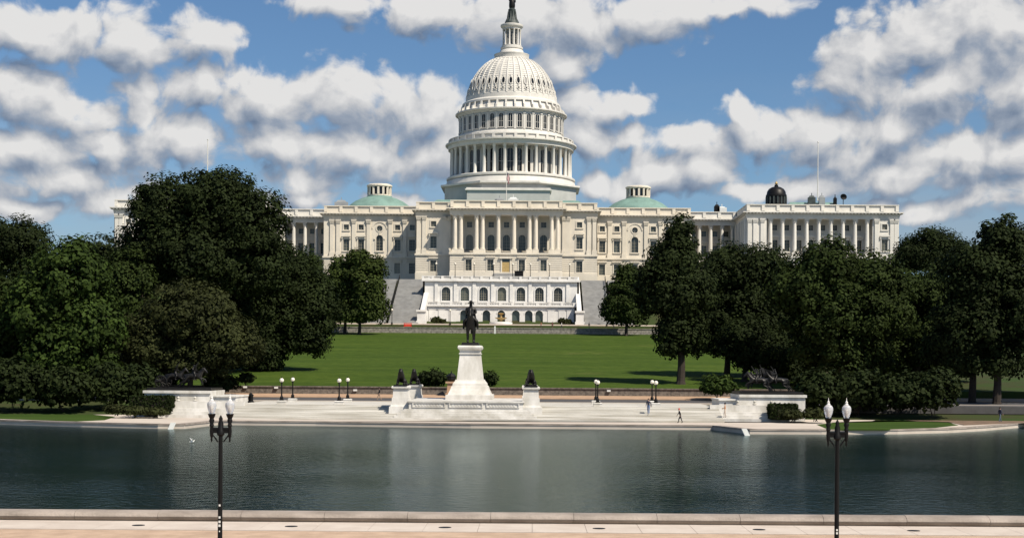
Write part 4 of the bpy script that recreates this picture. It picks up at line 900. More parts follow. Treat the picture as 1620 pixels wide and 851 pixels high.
def horse(scale=1, rotz=0, pose='stand'):
    V = {'pel': (-.72, 0, 1.45, .31), 'bel': (-.05, 0, 1.36, .33), 'che': (.6, 0, 1.42, .32), 'n1': (.92, 0, 1.78, .2), 'n2': (1.1, 0, 2.05, .15), 'pol': (1.25, 0, 2.22, .12), 'hd': (1.45, 0, 1.98, .125), 'mz': (1.62, 0, 1.74, .08), 't1': (-1.02, 0, 1.52, .08), 't2': (-1.2, 0, 1.15, .09), 't3': (-1.2, 0, .65, .05)}
    E = [('pel', 'bel'), ('bel', 'che'), ('che', 'n1'), ('n1', 'n2'), ('n2', 'pol'), ('pol', 'hd'), ('hd', 'mz'), ('pel', 't1'), ('t1', 't2'), ('t2', 't3')]
    for s, sd in ((1, 'l'), (-1, 'r')):
        V['ear'+sd] = (1.24, s*.07, 2.4, .03); E.append(('pol', 'ear'+sd))
        if pose == 'stand' or (pose == 'trot'):
            f = .0
            FL = [(.62, .2, 1.05, .15), (.66, .2, .62, .08), (.63, .2, .2, .055), (.7, .2, .04, .07)]; HL = [(-.72, .22, 1.05, .19), (-.5, .22, .9, .13), (-.9, .22, .58, .08), (-.86, .22, .2, .055), (-.79, .22, .04, .07)]
            if pose == 'trot' and s > 0: FL = [(.68, .2, 1.05, .15), (1.0, .2, .8, .08), (.85, .2, .42, .055), (.78, .2, .3, .07)]
        else:
            k = .15*s
            FL = [(.75, .2, 1.15, .15), (1.15+k, .2, 1.0, .08), (1.3+k, .2, .62+k, .055), (1.2+k, .2, .5+k, .07)]; HL = [(-.8, .22, 1.05, .19), (-.75+k, .22, .8, .13), (-1.25+k, .22, .55, .08), (-1.45+k, .22, .2, .055), (-1.52+k, .22, .05, .07)]
        pr = 'che'
        for i, p in enumerate(FL): V['f%d%s' % (i, sd)] = (p[0], s*p[1], p[2], p[3]); E.append((pr, 'f%d%s' % (i, sd))); pr = 'f%d%s' % (i, sd)
        pr = 'pel'
        for i, p in enumerate(HL): V['h%d%s' % (i, sd)] = (p[0], s*p[1], p[2], p[3]); E.append((pr, 'h%d%s' % (i, sd))); pr = 'h%d%s' % (i, sd)
    return skin('horse', V, E, M['bronze'], 1, None, scale, rotz, 1)
def rider(scale=1, rotz=0, lean=0, arm=False, cape=False):
    V = {'hip': (0, 0, 1.78, .2), 'wa': (.0+lean*.3, 0, 2.02, .18), 'ch': (.02+lean*.7, 0, 2.3, .23), 'nk': (.03+lean, 0, 2.52, .09), 'hd': (.06+lean*1.15, 0, 2.68, .125), 'cr': (.06+lean*1.2, 0, 2.80, .1)}
    E = [('hip', 'wa'), ('wa', 'ch'), ('ch', 'nk'), ('nk', 'hd'), ('hd', 'cr')]
    for s, sd in ((1, 'l'), (-1, 'r')):
        V['sh'+sd] = (.02+lean*.8, s*.26, 2.38, .1); V['el'+sd] = (.08+lean, s*.36, 2.1, .075); V['wr'+sd] = (.38+lean, s*.14, 2.02, .055); V['ha'+sd] = (.47+lean, s*.1, 2.02, .05)
        if arm and s < 0: V['elr'] = (.15+lean, -.5, 2.5, .075); V['wrr'] = (.3+lean, -.52, 2.85, .055); V['har'] = (.5+lean, -.5, 3.1, .04)
        V['kn'+sd] = (.35, s*.42, 1.55, .12); V['an'+sd] = (.12, s*.46, 1.12, .07); V['ft'+sd] = (.32, s*.46, 1.04, .06)
        E += [('ch', 'sh'+sd), ('sh'+sd, 'el'+sd), ('el'+sd, 'wr'+sd), ('wr'+sd, 'ha'+sd), ('hip', 'kn'+sd), ('kn'+sd, 'an'+sd), ('an'+sd, 'ft'+sd)]
    return skin('rider', V, E, M['bronze'], 1, None, scale, rotz, 0)
sc = 1.72; zt = zz(547.3)
eq = thing('equestrian_statue', (GX, 184, zt), 'dark bronze horseman in hat and cape on the tall central pedestal', 'statue')
mb = MB(); mb.frus(GX, 184, zt, zt+.35, 1.05, 2.0, .95, 1.9); mb.build('base', M['bronze'], eq)
link('horse', horse(sc, -math.pi/2), eq, (GX, 184, zt+.3)); ro = link('rider', rider(sc*1.06, -math.pi/2), eq, (GX, 184, zt+.1))
hm = MB().lathe([(.36, 2.74*sc*1.06), (.38, 2.76*sc*1.06), (.2, 2.80*sc*1.06), (.2, 2.86*sc*1.06), (.12, 2.90*sc*1.06)], 12, (GX, 184-.12, zt+.1)).build('hat', M['bronze'], ro, True)
cp = MB(); K = 8
for i in range(K):
    for j in range(5):
        def P(i, j): t = math.pi*(.02+.96*i/K); r = .40+.10*j/1.2; return (GX+r*math.cos(t)*1.05, 184+.0+r*math.sin(t)*.8, zt+.1+(2.46-.26*j)*sc*1.06)
        cp.quad(P(i, j), P(i+1, j), P(i+1, j+1), P(i, j+1))
cp.build('cape', M['bronze'], ro, True)
# lions
def lion(rotz):
    V = {'pel': (-.75, 0, .5, .33), 'bel': (-.1, 0, .62, .33), 'che': (.5, 0, .85, .38), 'nk': (.75, 0, 1.25, .38), 'hd': (.95, 0, 1.55, .26), 'mz': (1.2, 0, 1.47, .15), 'cr': (.82, 0, 1.78, .15), 't1': (-1.1, 0, .35, .08), 't2': (-1.2, .4, .12, .06), 't3': (-.8, .62, .1, .07)}
    E = [('pel', 'bel'), ('bel', 'che'), ('che', 'nk'), ('nk', 'hd'), ('hd', 'mz'), ('hd', 'cr'), ('pel', 't1'), ('t1', 't2'), ('t2', 't3')]
    for s, d in ((1, 'l'), (-1, 'r')):
        V['s'+d] = (.55, s*.3, .55, .2); V['e'+d] = (.45, s*.36, .18, .14); V['p'+d] = (1.15, s*.34, .12, .13); V['k'+d] = (-.35, s*.42, .5, .2); V['q'+d] = (-.65, s*.5, .16, .14); V['o'+d] = (-.1, s*.5, .1, .11)
        V['a'+d] = (.8, s*.2, 1.78, .06)
        E += [('che', 's'+d), ('s'+d, 'e'+d), ('e'+d, 'p'+d), ('pel', 'k'+d), ('k'+d, 'q'+d), ('q'+d, 'o'+d), ('cr', 'a'+d)]
    return skin('lion', V, E, M['bronze'], 1, None, 1.02, rotz, 1)
LI = lion(-math.pi/2)
for x, y, lab in ((-6.95, 174, 'front left'), (-6.75, 190.5, 'rear left'), (7.75, 174, 'front right'), (7.6, 190.5, 'rear right')):
    t = thing('lion_pedestal', (x, y, .9), 'stepped white marble pedestal carrying the %s bronze lion' % lab, 'pedestal', 'lion pedestals')
    mb = MB()
    def fr(z0, z1, a, b): mb.frus(x, y, z0, z1, a, a*1.2, b, b*1.2)
    fr(.7, 2.0, 1.3, 1.24); fr(2.0, 2.2, 1.12, 1.06); fr(2.2, 3.0, 1.0, .96); mb.build('base', M['ped'], t)
    mb = MB(); fr(3.0, 4.0, .88, .82); mb.build('shaft', M['ped'], t); mb = MB(); fr(4.0, 4.15, .98, 1.02); fr(4.15, 4.3, 1.02, .94); mb.build('cap', M['ped'], t)
    l = thing('lion_statue', (x, y, 4.3), 'dark bronze crouching lion on the %s pedestal' % lab, 'statue', 'bronze lions')
    link('body', LI, l, (x, y, 4.38)); MB().box(x-.75, x+.75, y-1.25, y+1.25, 4.3, 4.42).build('base', M['bronze'], l)
# side groups
def group(sx0, sx1, side):
    lab = 'left' if side < 0 else 'right'
    t = thing('group_pedestal', ((sx0+sx1)/2, 180, .5), 'low stepped white marble pedestal under the %s bronze horse group' % lab, 'pedestal')
    xo, xi = (sx0, sx1) if side < 0 else (sx1, sx0)   # outer, inner end
    mi = xo-side*7.6
    def bx(a, b, y0, y1, z0, z1, nm): MB().box(min(a, b), max(a, b), y0, y1, z0, z1).build(nm, M['ped'], t)
    bx(xo, mi, 176.2, 184, .45, 3.25, 'block'); bx(xo-side*-.15, mi, 176.0, 184.2, 3.25, 3.55, 'cap')
    bx(mi, xi, 176.6, 184, .45, 2.85, 'block'); bx(mi, xi-side*.1, 176.4, 184.1, 2.85, 3.02, 'cap')
    for i, (dy, z) in enumerate(((2.6, .85), (2.1, 1.2), (1.6, 1.55))): bx(xo-side*2.2, xi-side*(.2+.2*i), 176.2-dy, 176.21, .45, z, 'step')
    bx(xo-side*2.6, xi-side*1.2, 175.5, 176.25, 1.55, 2.35, 'bench')
    for i in range(3):
        q = xo-side*(4.0+i*1.9); mb = MB(); mb.lathe([(.18, 0), (.24, .1), (.1, .22), (.16, .4), (.05, .55)], 8, (q, 175.7, 2.36)); mb.build('ornament', M['step'], t)
    xb0 = (xo+mi)/2
    g = thing('horse_group', (xb0, 180, 3.55), 'dark bronze group of charging horses and soldiers on the %s pedestal' % lab, 'statue')
    MB().box(xb0-3.7, xb0+3.7, 176.8, 183.4, 3.55, 3.85).build('base', M['bronze'], g)
    d = 0 if side < 0 else math.pi
    dirx = 1 if side > 0 else -1
    dirx = -1 if side > 0 else 1
    hm_ = horse(1.0, d, 'gallop'); rm = rider(1.0, d, .2, True); rm2 = rider(1.0, d, .1)
    for dx, dy, r_ in ((1.4, 178, rm), (1.0, 180, rm2), (.4, 182, rm2), (-1.0, 179, rm), (-1.6, 181.5, None)):
        px_ = xb0+dirx*dx; h_ = link('horse', hm_, g, (px_, dy, 3.82))
        if r_ is not None: link('rider', r_, g, (px_, dy, 3.72))
    if side < 0:   # gun carriage
        for yy in (178.6, 181.0):
            mb = MB(); cx_, cz = xb0-2.5, 4.55
            ri = [(cx_+.68*math.cos(a), yy, cz+.68*math.sin(a)) for a in np.linspace(0, 2*math.pi, 17)]; mb.tube(ri, .07, 5)
            for a in np.linspace(0, math.pi, 6, endpoint=False): mb.tube([(cx_+.65*math.cos(a), yy, cz+.65*math.sin(a)), (cx_-.65*math.cos(a), yy, cz-.65*math.sin(a))], .035, 4)
            mb.build('wheel', M['bronze'], g)
        MB().tube([(xb0-3.4, 179.8, 4.5), (xb0-2.2, 179.8, 4.85), (xb0-.9, 179.8, 5.0)], [.2, .2, .12], 8).build('cannon', M['bronze'], g)
    else:
        MB().tube([(xb0-.3, 180, 5.4), (xb0-.9, 180, 7.0)], .04, 5).build('flagstaff', M['bronze'], g)
        fl = MB()
        for i in range(5): fl.quad((xb0-.75+i*.35, 180+.1*math.sin(i*1.5), 6.7-.12*i), (xb0-.75+(i+1)*.35, 180+.1*math.sin(i*1.5+1.5), 6.7-.12*(i+1)), (xb0-.5+(i+1)*.35, 180+.1*math.sin(i*1.5+1.5), 6.0-.12*(i+1)), (xb0-.5+i*.35, 180+.1*math.sin(i*1.5), 6.0-.12*i))
        fl.build('banner', M['bronze'], g)
group(-36.6, -26.2, -1); group(29.4, 39.2, 1)
x, _ = at(382, 626, 180); tag(MB().lathe([(.4, 0), (.4, .15), (.28, .25), (.3, .8), (.36, .95), (.2, 1.05), (.12, 1.2)], 10, (x, 186, 2.0)).build('bollard', M['black'], None, True), 'black iron bollard beside the left bronze group', 'bollard')
# lantern pier on the far sidewalk
x, _ = at(714, 605, 209.5); t = thing('lantern_pier', (x, 209.5, 2.5), 'brown stone pier with bronze lantern behind the central pedestal', 'pier')
mb = MB(); mb.box(x-.75, x+.75, 208.8, 210.2, 2.3, 3.0); mb.frus(x, 209.5, 3.0, 4.3, .58, .58, .5, .5); mb.box(x-.75, x+.75, 208.8, 210.2, 4.3, 4.55); mb.build('pier', M['walk'], t)
MB().lathe([(.4, 4.35), (.62, 4.6), (.62, 5.0), (.7, 5.05), (.4, 5.35), (.1, 5.5), (.05, 5.8)], 8, (x, 209.5, .2)).build('lantern', M['bronze'], t)
# ramps in the pool
for (a, b), lab in (((266, 676, 275, 668), 'left'), ((1184, 688, 1175, 678), 'right')) if False else ():
    pass
for pa, pb, lab in (((268, 678.5), (274, 670), 'left'), ((1184, 688.5), (1177, 679.5), 'right')):
    xa_, ya_ = gp(*pa, 0.02); xb_, yb_ = gp(*pb, .52); mb = MB()
    mb.add([(xa_-.25, ya_, -.3), (xa_+.25, ya_, -.3), (xb_+.25, yb_, .52), (xb_-.25, yb_, .52), (xa_-.25, ya_, -.18), (xa_+.25, ya_, -.18), (xb_+.25, yb_, .64), (xb_-.25, yb_, .64)], [(0,3,2,1),(4,5,6,7),(0,1,5,4),(1,2,6,5),(2,3,7,6),(3,0,4,7)])
    for i in range(8):
        f = (i+.5)/8; mb.box(xa_+(xb_-xa_)*f-.25, xa_+(xb_-xa_)*f+.25, ya_+(yb_-ya_)*f-.05, ya_+(yb_-ya_)*f+.05, -.18+.82*f, -.14+.82*f)
    tag(mb.build('duck_ramp', M['lbox']), 'small white ramp into the water on the %s side of the far edge' % lab, 'ramp')
# gull
x, y = gp(304, 701, .0); t = thing('gull', (x, y, 0), 'small white gull on the dark water near the left lamp', 'bird')
V = {'b': (0, 0, .14, .11), 'r': (-.2, 0, .16, .06), 't': (-.34, 0, .2, .02), 'c': (.14, 0, .18, .08), 'n': (.2, 0, .3, .045), 'h': (.23, 0, .37, .05), 'k': (.33, 0, .355, .012), 'wl': (-.05, .22, .42, .05), 'wl2': (-.15, .42, .6, .02), 'wr': (-.05, -.22, .42, .05), 'wr2': (-.15, -.42, .6, .02)}
link('body', skin('gull', V, [('b', 'r'), ('r', 't'), ('b', 'c'), ('c', 'n'), ('n', 'h'), ('h', 'k'), ('b', 'wl'), ('wl', 'wl2'), ('b', 'wr'), ('wr', 'wr2')], M['lbox'], 1, None, .75, .5, 0), t, (x, y, 0))
# ------------------------------------------------------------------ people
SK = mat('skin', (.42, .26, .19), .6)
def cloth(n, c): return mat(n, c, .85)
def person(x, y, z, rz, top, bottom, hair, label, stride=.22, lean=0, h=1.72, sleeves=True, arm=0, hat=None):
    V = {'pv': (0, 0, .96, .145), 'wa': (lean*.3, 0, 1.12, .13), 'ch': (lean*.7, 0, 1.34, .155), 'nk': (lean, 0, 1.50, .055), 'h1': (lean+.02, 0, 1.60, .085), 'h2': (lean+.02, 0, 1.70, .09), 'ns': (lean+.115, 0, 1.62, .016)}
    E = [('pv', 'wa'), ('wa', 'ch'), ('ch', 'nk'), ('nk', 'h1'), ('h1', 'h2'), ('h1', 'ns')]
    for s, d in ((1, 'l'), (-1, 'r')):
        st = stride*s
        V['hp'+d] = (0, s*.1, .88, .105); V['kn'+d] = (st*.55+.04, s*.1, .49, .072); V['an'+d] = (st-.02, s*.1, .09, .05); V['to'+d] = (st+.15, s*.11, .04, .042)
        V['sh'+d] = (lean*.9, s*.19, 1.42, .068); V['el'+d] = (lean*.8-st*.35-.03, s*.26, 1.15, .05); V['wr'+d] = (lean*.7-st*.6+.1+arm*.15, s*.25, .93+arm*.25, .033); V['pa'+d] = (lean*.7-st*.65+.13+arm*.2, s*.245, .86+arm*.28, .034)
        E += [('pv', 'hp'+d), ('hp'+d, 'kn'+d), ('kn'+d, 'an'+d), ('an'+d, 'to'+d), ('ch', 'sh'+d), ('sh'+d, 'el'+d), ('el'+d, 'wr'+d), ('wr'+d, 'pa'+d)]
        b = V['pa'+d]
        for k, (fx_, fl_) in enumerate(((.03, .075), (.012, .085), (-.008, .08), (-.026, .062))):
            V['f%d%s' % (k, d)] = (b[0]+fx_, b[1], b[2]-fl_, .009); E.append(('pa'+d, 'f%d%s' % (k, d)))
        V['th'+d] = (b[0]+.055, b[1]-s*.01, b[2]-.02, .010); E.append(('pa'+d, 'th'+d))
    def fm(c):
        if c.z > 1.49: return 2
        if c.z < .07: return 3
        if c.z < 1.0 and abs(c.y) < .2: return 1
        if abs(c.y) > .18 and c.z < (.95 if sleeves else 1.25): return 2
        return 0
    sc_ = h/1.79
    me = skin('person', V, E, [top, bottom, SK, M['black']], 1, fm, sc_, 0, 0)
    t = thing('person', (x, y, z), label, 'person', None, rz)
    o = bpy.data.objects.new('body', me); COL.objects.link(o); o.parent = t
    hb = MB(); hb.lathe([(.1*sc_, 1.62*sc_), (.112*sc_, 1.68*sc_), (.10*sc_, 1.75*sc_), (.06*sc_, 1.795*sc_), (.01, 1.805*sc_)], 12, ((lean-.012)*sc_, 0, 0))
    o = bpy.data.objects.new('hat' if hat else 'hair', hb.mesh('hair', hat or hair, True)); COL.objects.link(o); o.parent = t
    return t
brn, blk = cloth('dark_hair', (.03, .02, .015)), cloth('black_cloth', (.015, .015, .018))
def pat(px, py, Y): return at(px, py, Y)[0]
person(pat(600, 634, 199), 199, 2.13, math.pi, blk, cloth('tan_trousers', (.40, .28, .2)), brn, 'person in black top walking on the street left of the lions', .25)
x, y = gp(1023.5, 655.5, 1.2); person(x, 173.2, 1.36, -1.9, cloth('navy_jacket', (.02, .022, .045)), cloth('blue_jeans', (.10, .16, .30)), brn, 'person in dark jacket and blue jeans standing on the steps', .14)
x, y = gp(1080.5, 670.5, .5); person(x, 168.2, .51, math.pi, cloth('black_coat', (.012, .012, .016)), blk, brn, 'person in black clothes and red cap walking by the water', .26, .16, 1.62, hat=M['red'])
x, y = gp(1117, 659.5, .5); person(x, 172.0, 1.02, 2.9, cloth('orange_top', (.50, .26, .14)), cloth('cream_trousers', (.55, .46, .38)), brn, 'person in tan top and pale trousers beside the right marble pedestal', .1, 0, 1.68, arm=.8)
x, y = gp(1582, 667.5, .5); person(x, y, .55, .3, cloth('dark_shirt', (.03, .035, .06)), cloth('steel_jeans', (.10, .13, .18)), brn, 'person in dark shirt walking under the far right trees', .2)
for px, lab, c1, c2 in ((856, 'person in red top on the drive below the terrace', (.40, .06, .04), (.05, .04, .04)), (874, 'person in maroon clothes on the drive below the terrace', (.14, .04, .04), (.10, .05, .04)), (888.5, 'person in pale top and dark trousers on the drive below the terrace', (.55, .55, .55), (.03, .03, .05)), (932, 'person in black on the drive before the right stairs', (.02, .02, .02), (.02, .02, .02)), (971, 'person in dark clothes at the right tree edge by the drive', (.03, .03, .03), (.02, .02, .02))):
    person(pat(px, 518, 384), 384, 16.5, random.uniform(0, 6), cloth('top', c1), cloth('trousers', c2), brn, lab, .18)
x = pat(645, 514, 386); mb = MB(); mb.box(x-1.0, x+1.0, 385.9, 386.1, 16.9, 17.5); mb.box(x-1.0, x+1.0, 385.92, 386.08, 17.6, 17.75)
for s in (-.9, .9): mb.box(x+s-.06, x+s+.06, 385.6, 386.4, 16.5, 16.6); mb.box(x+s-.05, x+s+.05, 385.9, 386.1, 16.6, 17.8)
tag(mb.build('traffic_barrier', M['red']), 'red barrier on the drive at the foot of the left stairs', 'barrier')
x = pat(783, 527, 379); mb = MB(); mb.box(x-.2, x+.2, 378.8, 379.2, 15.0, 16.7); mb.frus(x, 379, 16.7, 16.9, .24, .24, .1, .1); tag(mb.build('marker_post', M['lbox']), 'short white post at the top edge of the lawn', 'post')
# ------------------------------------------------------------------ trees and shrubs
def leaves(lobes, rng, rc, leaf, dens, flat=1.0, zmin=None):
    Cs = []; Ns = []; big = []; bi = set()
    for (c, r) in lobes:
        c, r = np.array(c), np.array(r); rm = (r[0]*r[1]*r[2])**(1/3)
        rcl = min(rc, rm*.45); nC = max(6, int(4*math.pi*rm*rm/(rcl*rcl*.9)))
        d = rng.normal(size=(nC, 3)); d /= np.linalg.norm(d, axis=1)[:, None]
        d = d[(d[:, 2] > -.75)]
        rad = rng.uniform(.62, 1.0, (len(d), 1)); cc = c+d*r*rad
        cr = rcl*rng.uniform(.6, 1.25, len(d))
        k = int(dens*(rcl/leaf)**2)
        for q, s, od in zip(cc, cr, d):
            e = rng.normal(size=(k, 3)); e /= np.linalg.norm(e, axis=1)[:, None]
            e = e[(e@od > -.45)]
            p = q+e*s*rng.uniform(.45, 1.0, (len(e), 1))*np.array([1, 1, .8*flat])
            Cs.append(p); Ns.append(e*.7+od*.5+np.array([0, 0, .35])+rng.normal(size=e.shape)*.32)
        # sparse inside
        k = int(2.2*4*math.pi*(rm*.7)**2/(leaf*leaf*5)); e = rng.normal(size=(k, 3)); e /= np.linalg.norm(e, axis=1)[:, None]
        bi.add(len(Cs)); Cs.append(c+e*r*rng.uniform(.35, .8, (k, 1))); Ns.append(rng.normal(size=e.shape))
    C = np.concatenate(Cs); big.append(np.concatenate([np.full(len(q), 1.9 if i in bi else 1.0) for i, q in enumerate(Cs)])); Nn = np.concatenate(Ns); Nn /= np.linalg.norm(Nn, axis=1)[:, None]
    B_ = big[0]
    if zmin is not None: k = C[:, 2] > zmin; C, Nn, B_ = C[k], Nn[k], B_[k]
    return C, Nn, B_
def leaf_mesh(name, C, Nn, rng, leaf, m, org, big=1.0):
    n = len(C); t = rng.normal(size=(n, 3)); t -= (t*Nn).sum(1)[:, None]*Nn; t /= np.linalg.norm(t, axis=1)[:, None]; b = np.cross(Nn, t)
    s = (leaf*rng.uniform(.6, 1.25, n)*big)[:, None]; C = C-np.array(org)
    v = np.stack([C-t*s, C-b*s*.62+Nn*s*.12, C+t*s, C+b*s*.62+Nn*s*.12], 1).reshape(-1, 3)
    me = bpy.data.meshes.new(name); me.vertices.add(4*n); me.vertices.foreach_set('co', v.ravel())
    me.loops.add(4*n); me.loops.foreach_set('vertex_index', np.arange(4*n, dtype=np.int32)); me.polygons.add(n)
    me.polygons.foreach_set('loop_start', np.arange(0, 4*n, 4, dtype=np.int32)); me.materials.append(m); me.update(calc_edges=True); return me
seed = [10]
NT = [0]
def tree(name, lobes_px, Y, m, label, trunk_px=None, leaf=.28, dens=2.3, rc=1.8, tr=.55, group='trees in the capitol grounds', depth=1.0, ground=None):
    seed[0] += 1; rng = np.random.default_rng(seed[0])
    lobes = []
    for L in lobes_px:
        px, py, rx, ry = L[:4]; dy = L[4] if len(L) > 4 else 0
        x, z = at(px, py, Y+dy); s = (Y+dy)/F; lobes.append(((x, Y+dy, z), (rx*s, min(rx, ry*1.15)*s*depth, ry*s)))
    tx_ = at(trunk_px, 600, Y)[0] if trunk_px else float(np.mean([l[0][0] for l in lobes]))
    g = hz(Y) if ground is None else ground
    t = thing(name, (tx_, Y, g), label, 'tree', group)
    zlow = min(l[0][2]-l[1][2] for l in lobes); zc = max(l[0][2] for l in lobes)
    mb = MB(); zf = max(g+2.2, min(zlow+2.5, zc))
    mb.tube([(tx_, Y, g-.3), (tx_, Y, g+.5), (tx_+.1, Y, (g+zf)/2), (tx_+.05, Y, zf), (tx_, Y, zf+(zc-zf)*.6)], [tr*1.5, tr*1.05, tr*.9, tr*.8, tr*.35], 9)
    for c, r in lobes:
        for k in range(4):
            a = rng.uniform(0, 6.28); e = Vector(c)+Vector((math.cos(a)*r[0]*.6, math.sin(a)*r[1]*.6, rng.uniform(0, .6)*r[2])); s0 = Vector((tx_, Y, zf+rng.uniform(-.5, 1.5))); mid = s0.lerp(e, .5)+Vector((0, 0, -.4+r[2]*.08))
            mb.tube([s0, mid, e], [tr*.45, tr*.28, tr*.08], 5)
    mb.build('trunk', M['bark'], t)
    C, Nn, B_ = leaves(lobes, rng, rc, leaf, dens, zmin=g+.3); NT[0] += len(C)
    link('crown', leaf_mesh('crown', C, Nn, rng, leaf, M[m], (tx_, Y, g), B_), t, (tx_, Y, g))
    return t
D = 'leaf_dark'; G = 'leaf_mid'; O = 'leaf_olive'; B = 'leaf_bright'
tree('oak_tree', [(335, 325, 72, 62), (268, 345, 62, 66), (395, 355, 58, 62), (235, 402, 52, 55), (310, 410, 90, 70), (400, 420, 60, 60), (240, 310, 22, 20, -2)], 232, D, 'tallest broad dark oak hiding the left wing', 330, rc=2.0)
tree('broadleaf_tree', [(452, 445, 52, 52), (420, 500, 60, 62), (490, 490, 46, 56), (480, 535, 40, 34), (390, 450, 50, 45), (405, 555, 50, 44)], 246, D, 'dark round tree left of the lawn overhanging the grass', 395)
tree('willow_oak', [(300, 500, 75, 58), (245, 540, 60, 50), (355, 545, 62, 48), (300, 570, 70, 36)], 203, O, 'fine-leaved olive green tree behind the left bronze group', 300, leaf=.25, rc=1.3, tr=.4)
tree('maple_tree', [(110, 440, 62, 60), (60, 490, 60, 62), (140, 510, 52, 62), (90, 560, 66, 52), (150, 590, 40, 36)], 196, B, 'bright green maple near the left frame edge', 100, leaf=.33, rc=1.6)
tree('beech_tree', [(175, 560, 50, 50), (250, 590, 40, 30), (120, 600, 50, 36)], 212, D, 'dark undergrowth tree behind the bright maple', 175)
tree('maple_tree', [(0, 520, 50, 80), (-60, 480, 70, 90), (10, 590, 50, 40)], 200, G, 'green tree cut by the left frame edge', -30)
tree('elm_tree', [(30, 385, 48, 42), (-20, 400, 50, 60), (60, 430, 40, 40)], 262, D, 'dark tree rising at the far left skyline', 20, rc=2.2)
tree('elm_tree', [(160, 410, 38, 36), (190, 440, 36, 50), (130, 405, 25, 24)], 250, D, 'thin dark tree between the far left skyline and the tall oak', 165)
tree('elm_tree', [(205, 455, 45, 55), (215, 520, 40, 50)], 225, G, 'mid green tree filling the gap left of the olive tree', 205)
tree('linden_tree', [(540, 445, 32, 40), (535, 485, 30, 32), (520, 470, 20, 30)], 372, 'leaf_linden', 'left one of two small round trees beside the left stairs', 545, leaf=.36, rc=1.7, tr=.4)
tree('linden_tree', [(580, 440, 32, 44), (585, 482, 28, 34), (565, 410, 20, 14), (560, 490, 24, 26)], 368, 'leaf_linden', 'right one of two small round trees beside the left stairs', 568, leaf=.36, rc=1.7, tr=.4)
tree('magnolia_tree', [(480, 430, 28, 36), (500, 465, 24, 36)], 330, G, 'small lighter tree behind the dark round tree left of the lawn', 490, leaf=.36)
tree('linden_tree', [(988, 470, 30, 42), (975, 490, 24, 28), (1005, 450, 24, 28), (990, 432, 15, 15), (1000, 495, 28, 24)], 372, G, 'small pointed tree beside the right stairs', 990, leaf=.36, rc=1.6, tr=.4)
tree('oak_tree', [(1074, 370, 24, 30), (1066, 410, 42, 40), (1050, 460, 44, 50), (1085, 470, 50, 60), (1075, 530, 42, 46), (1020, 450, 16, 30)], 222, D, 'tall dark tree with narrow top at the right of the lawn', 1077, tr=.6)
tree('oak_tree', [(1150, 430, 50, 42), (1200, 440, 60, 50), (1170, 500, 70, 60), (1230, 520, 55, 55), (1130, 530, 40, 40)], 238, D, 'broad dark tree right of the narrow topped one', 1150, tr=.5)
tree('oak_tree', [(1310, 425, 60, 44), (1375, 440, 48, 44), (1270, 460, 50, 50), (1330, 500, 90, 66), (1400, 490, 48, 60), (1330, 560, 80, 40)], 214, G, 'wide rounded tree before the right wing', 1330)
tree('oak_tree', [(1210, 560, 50, 36), (1180, 540, 44, 36)], 228, D, 'low dark tree behind the right bronze group', 1178, tr=.45)
tree('elm_tree', [(1470, 395, 44, 36), (1440, 410, 30, 30), (1505, 400, 28, 26)], 330, D, 'distant dark tree beyond the end of the right wing', 1470, rc=2.4)
tree('elm_tree', [(1450, 480, 52, 62), (1470, 540, 60, 50), (1420, 560, 40, 40)], 225, G, 'mid green tree between the rounded tree and the right edge', 1450)
tree('beech_tree', [(1495, 470, 50, 60), (1490, 560, 60, 50), (1400, 580, 60, 46), (1250, 590, 50, 36)], 232, D, 'dark filling tree behind the far right trunks', 1490)
tree('elm_tree', [(1585, 390, 44, 48), (1545, 440, 56, 60), (1600, 480, 66, 90), (1530, 520, 60, 60), (1560, 565, 66, 36)], 201, D, 'large dark tree at the right frame edge', 1577, tr=.55)
tree('elm_tree', [(1660, 420, 60, 70), (1680, 520, 60, 70), (1500, 555, 40, 36)], 204, D, 'dark tree cut by the right frame edge', 1538, tr=.5)
def shrub(name, lobes_px, Y, m, label, group='shrubs round the memorial', leaf=.2, rc=.7, box=None):
    seed[0] += 1; rng = np.random.default_rng(seed[0]); lobes = []
    for px, py, rx, ry in lobes_px:
        x, z = at(px, py, Y); s = Y/F; lobes.append(((x, Y, z), (rx*s, max(.8, min(rx*s, 2.5)), ry*s)))
    g = min(l[0][2]-l[1][2] for l in lobes); x = float(np.mean([l[0][0] for l in lobes]))
    t = thing(name, (x, Y, g), label, 'shrub', group)
    C, Nn, B_ = leaves(lobes, rng, rc, leaf, 2.2, zmin=g-.1); NT[0] += len(C)
    link('foliage', leaf_mesh('foliage', C, Nn, rng, leaf, M[m], (x, Y, g), B_), t, (x, Y, g))
    mb = MB()
    for c, r in lobes:
        for k in range(3): mb.tube([(c[0]+rng.uniform(-.3, .3), Y, c[2]-r[2]-.3), (c[0]+rng.uniform(-.5, .5)*r[0], Y+rng.uniform(-.4, .4), c[2])], [.05, .02], 4)
    mb.build('stem', M['bark'], t)
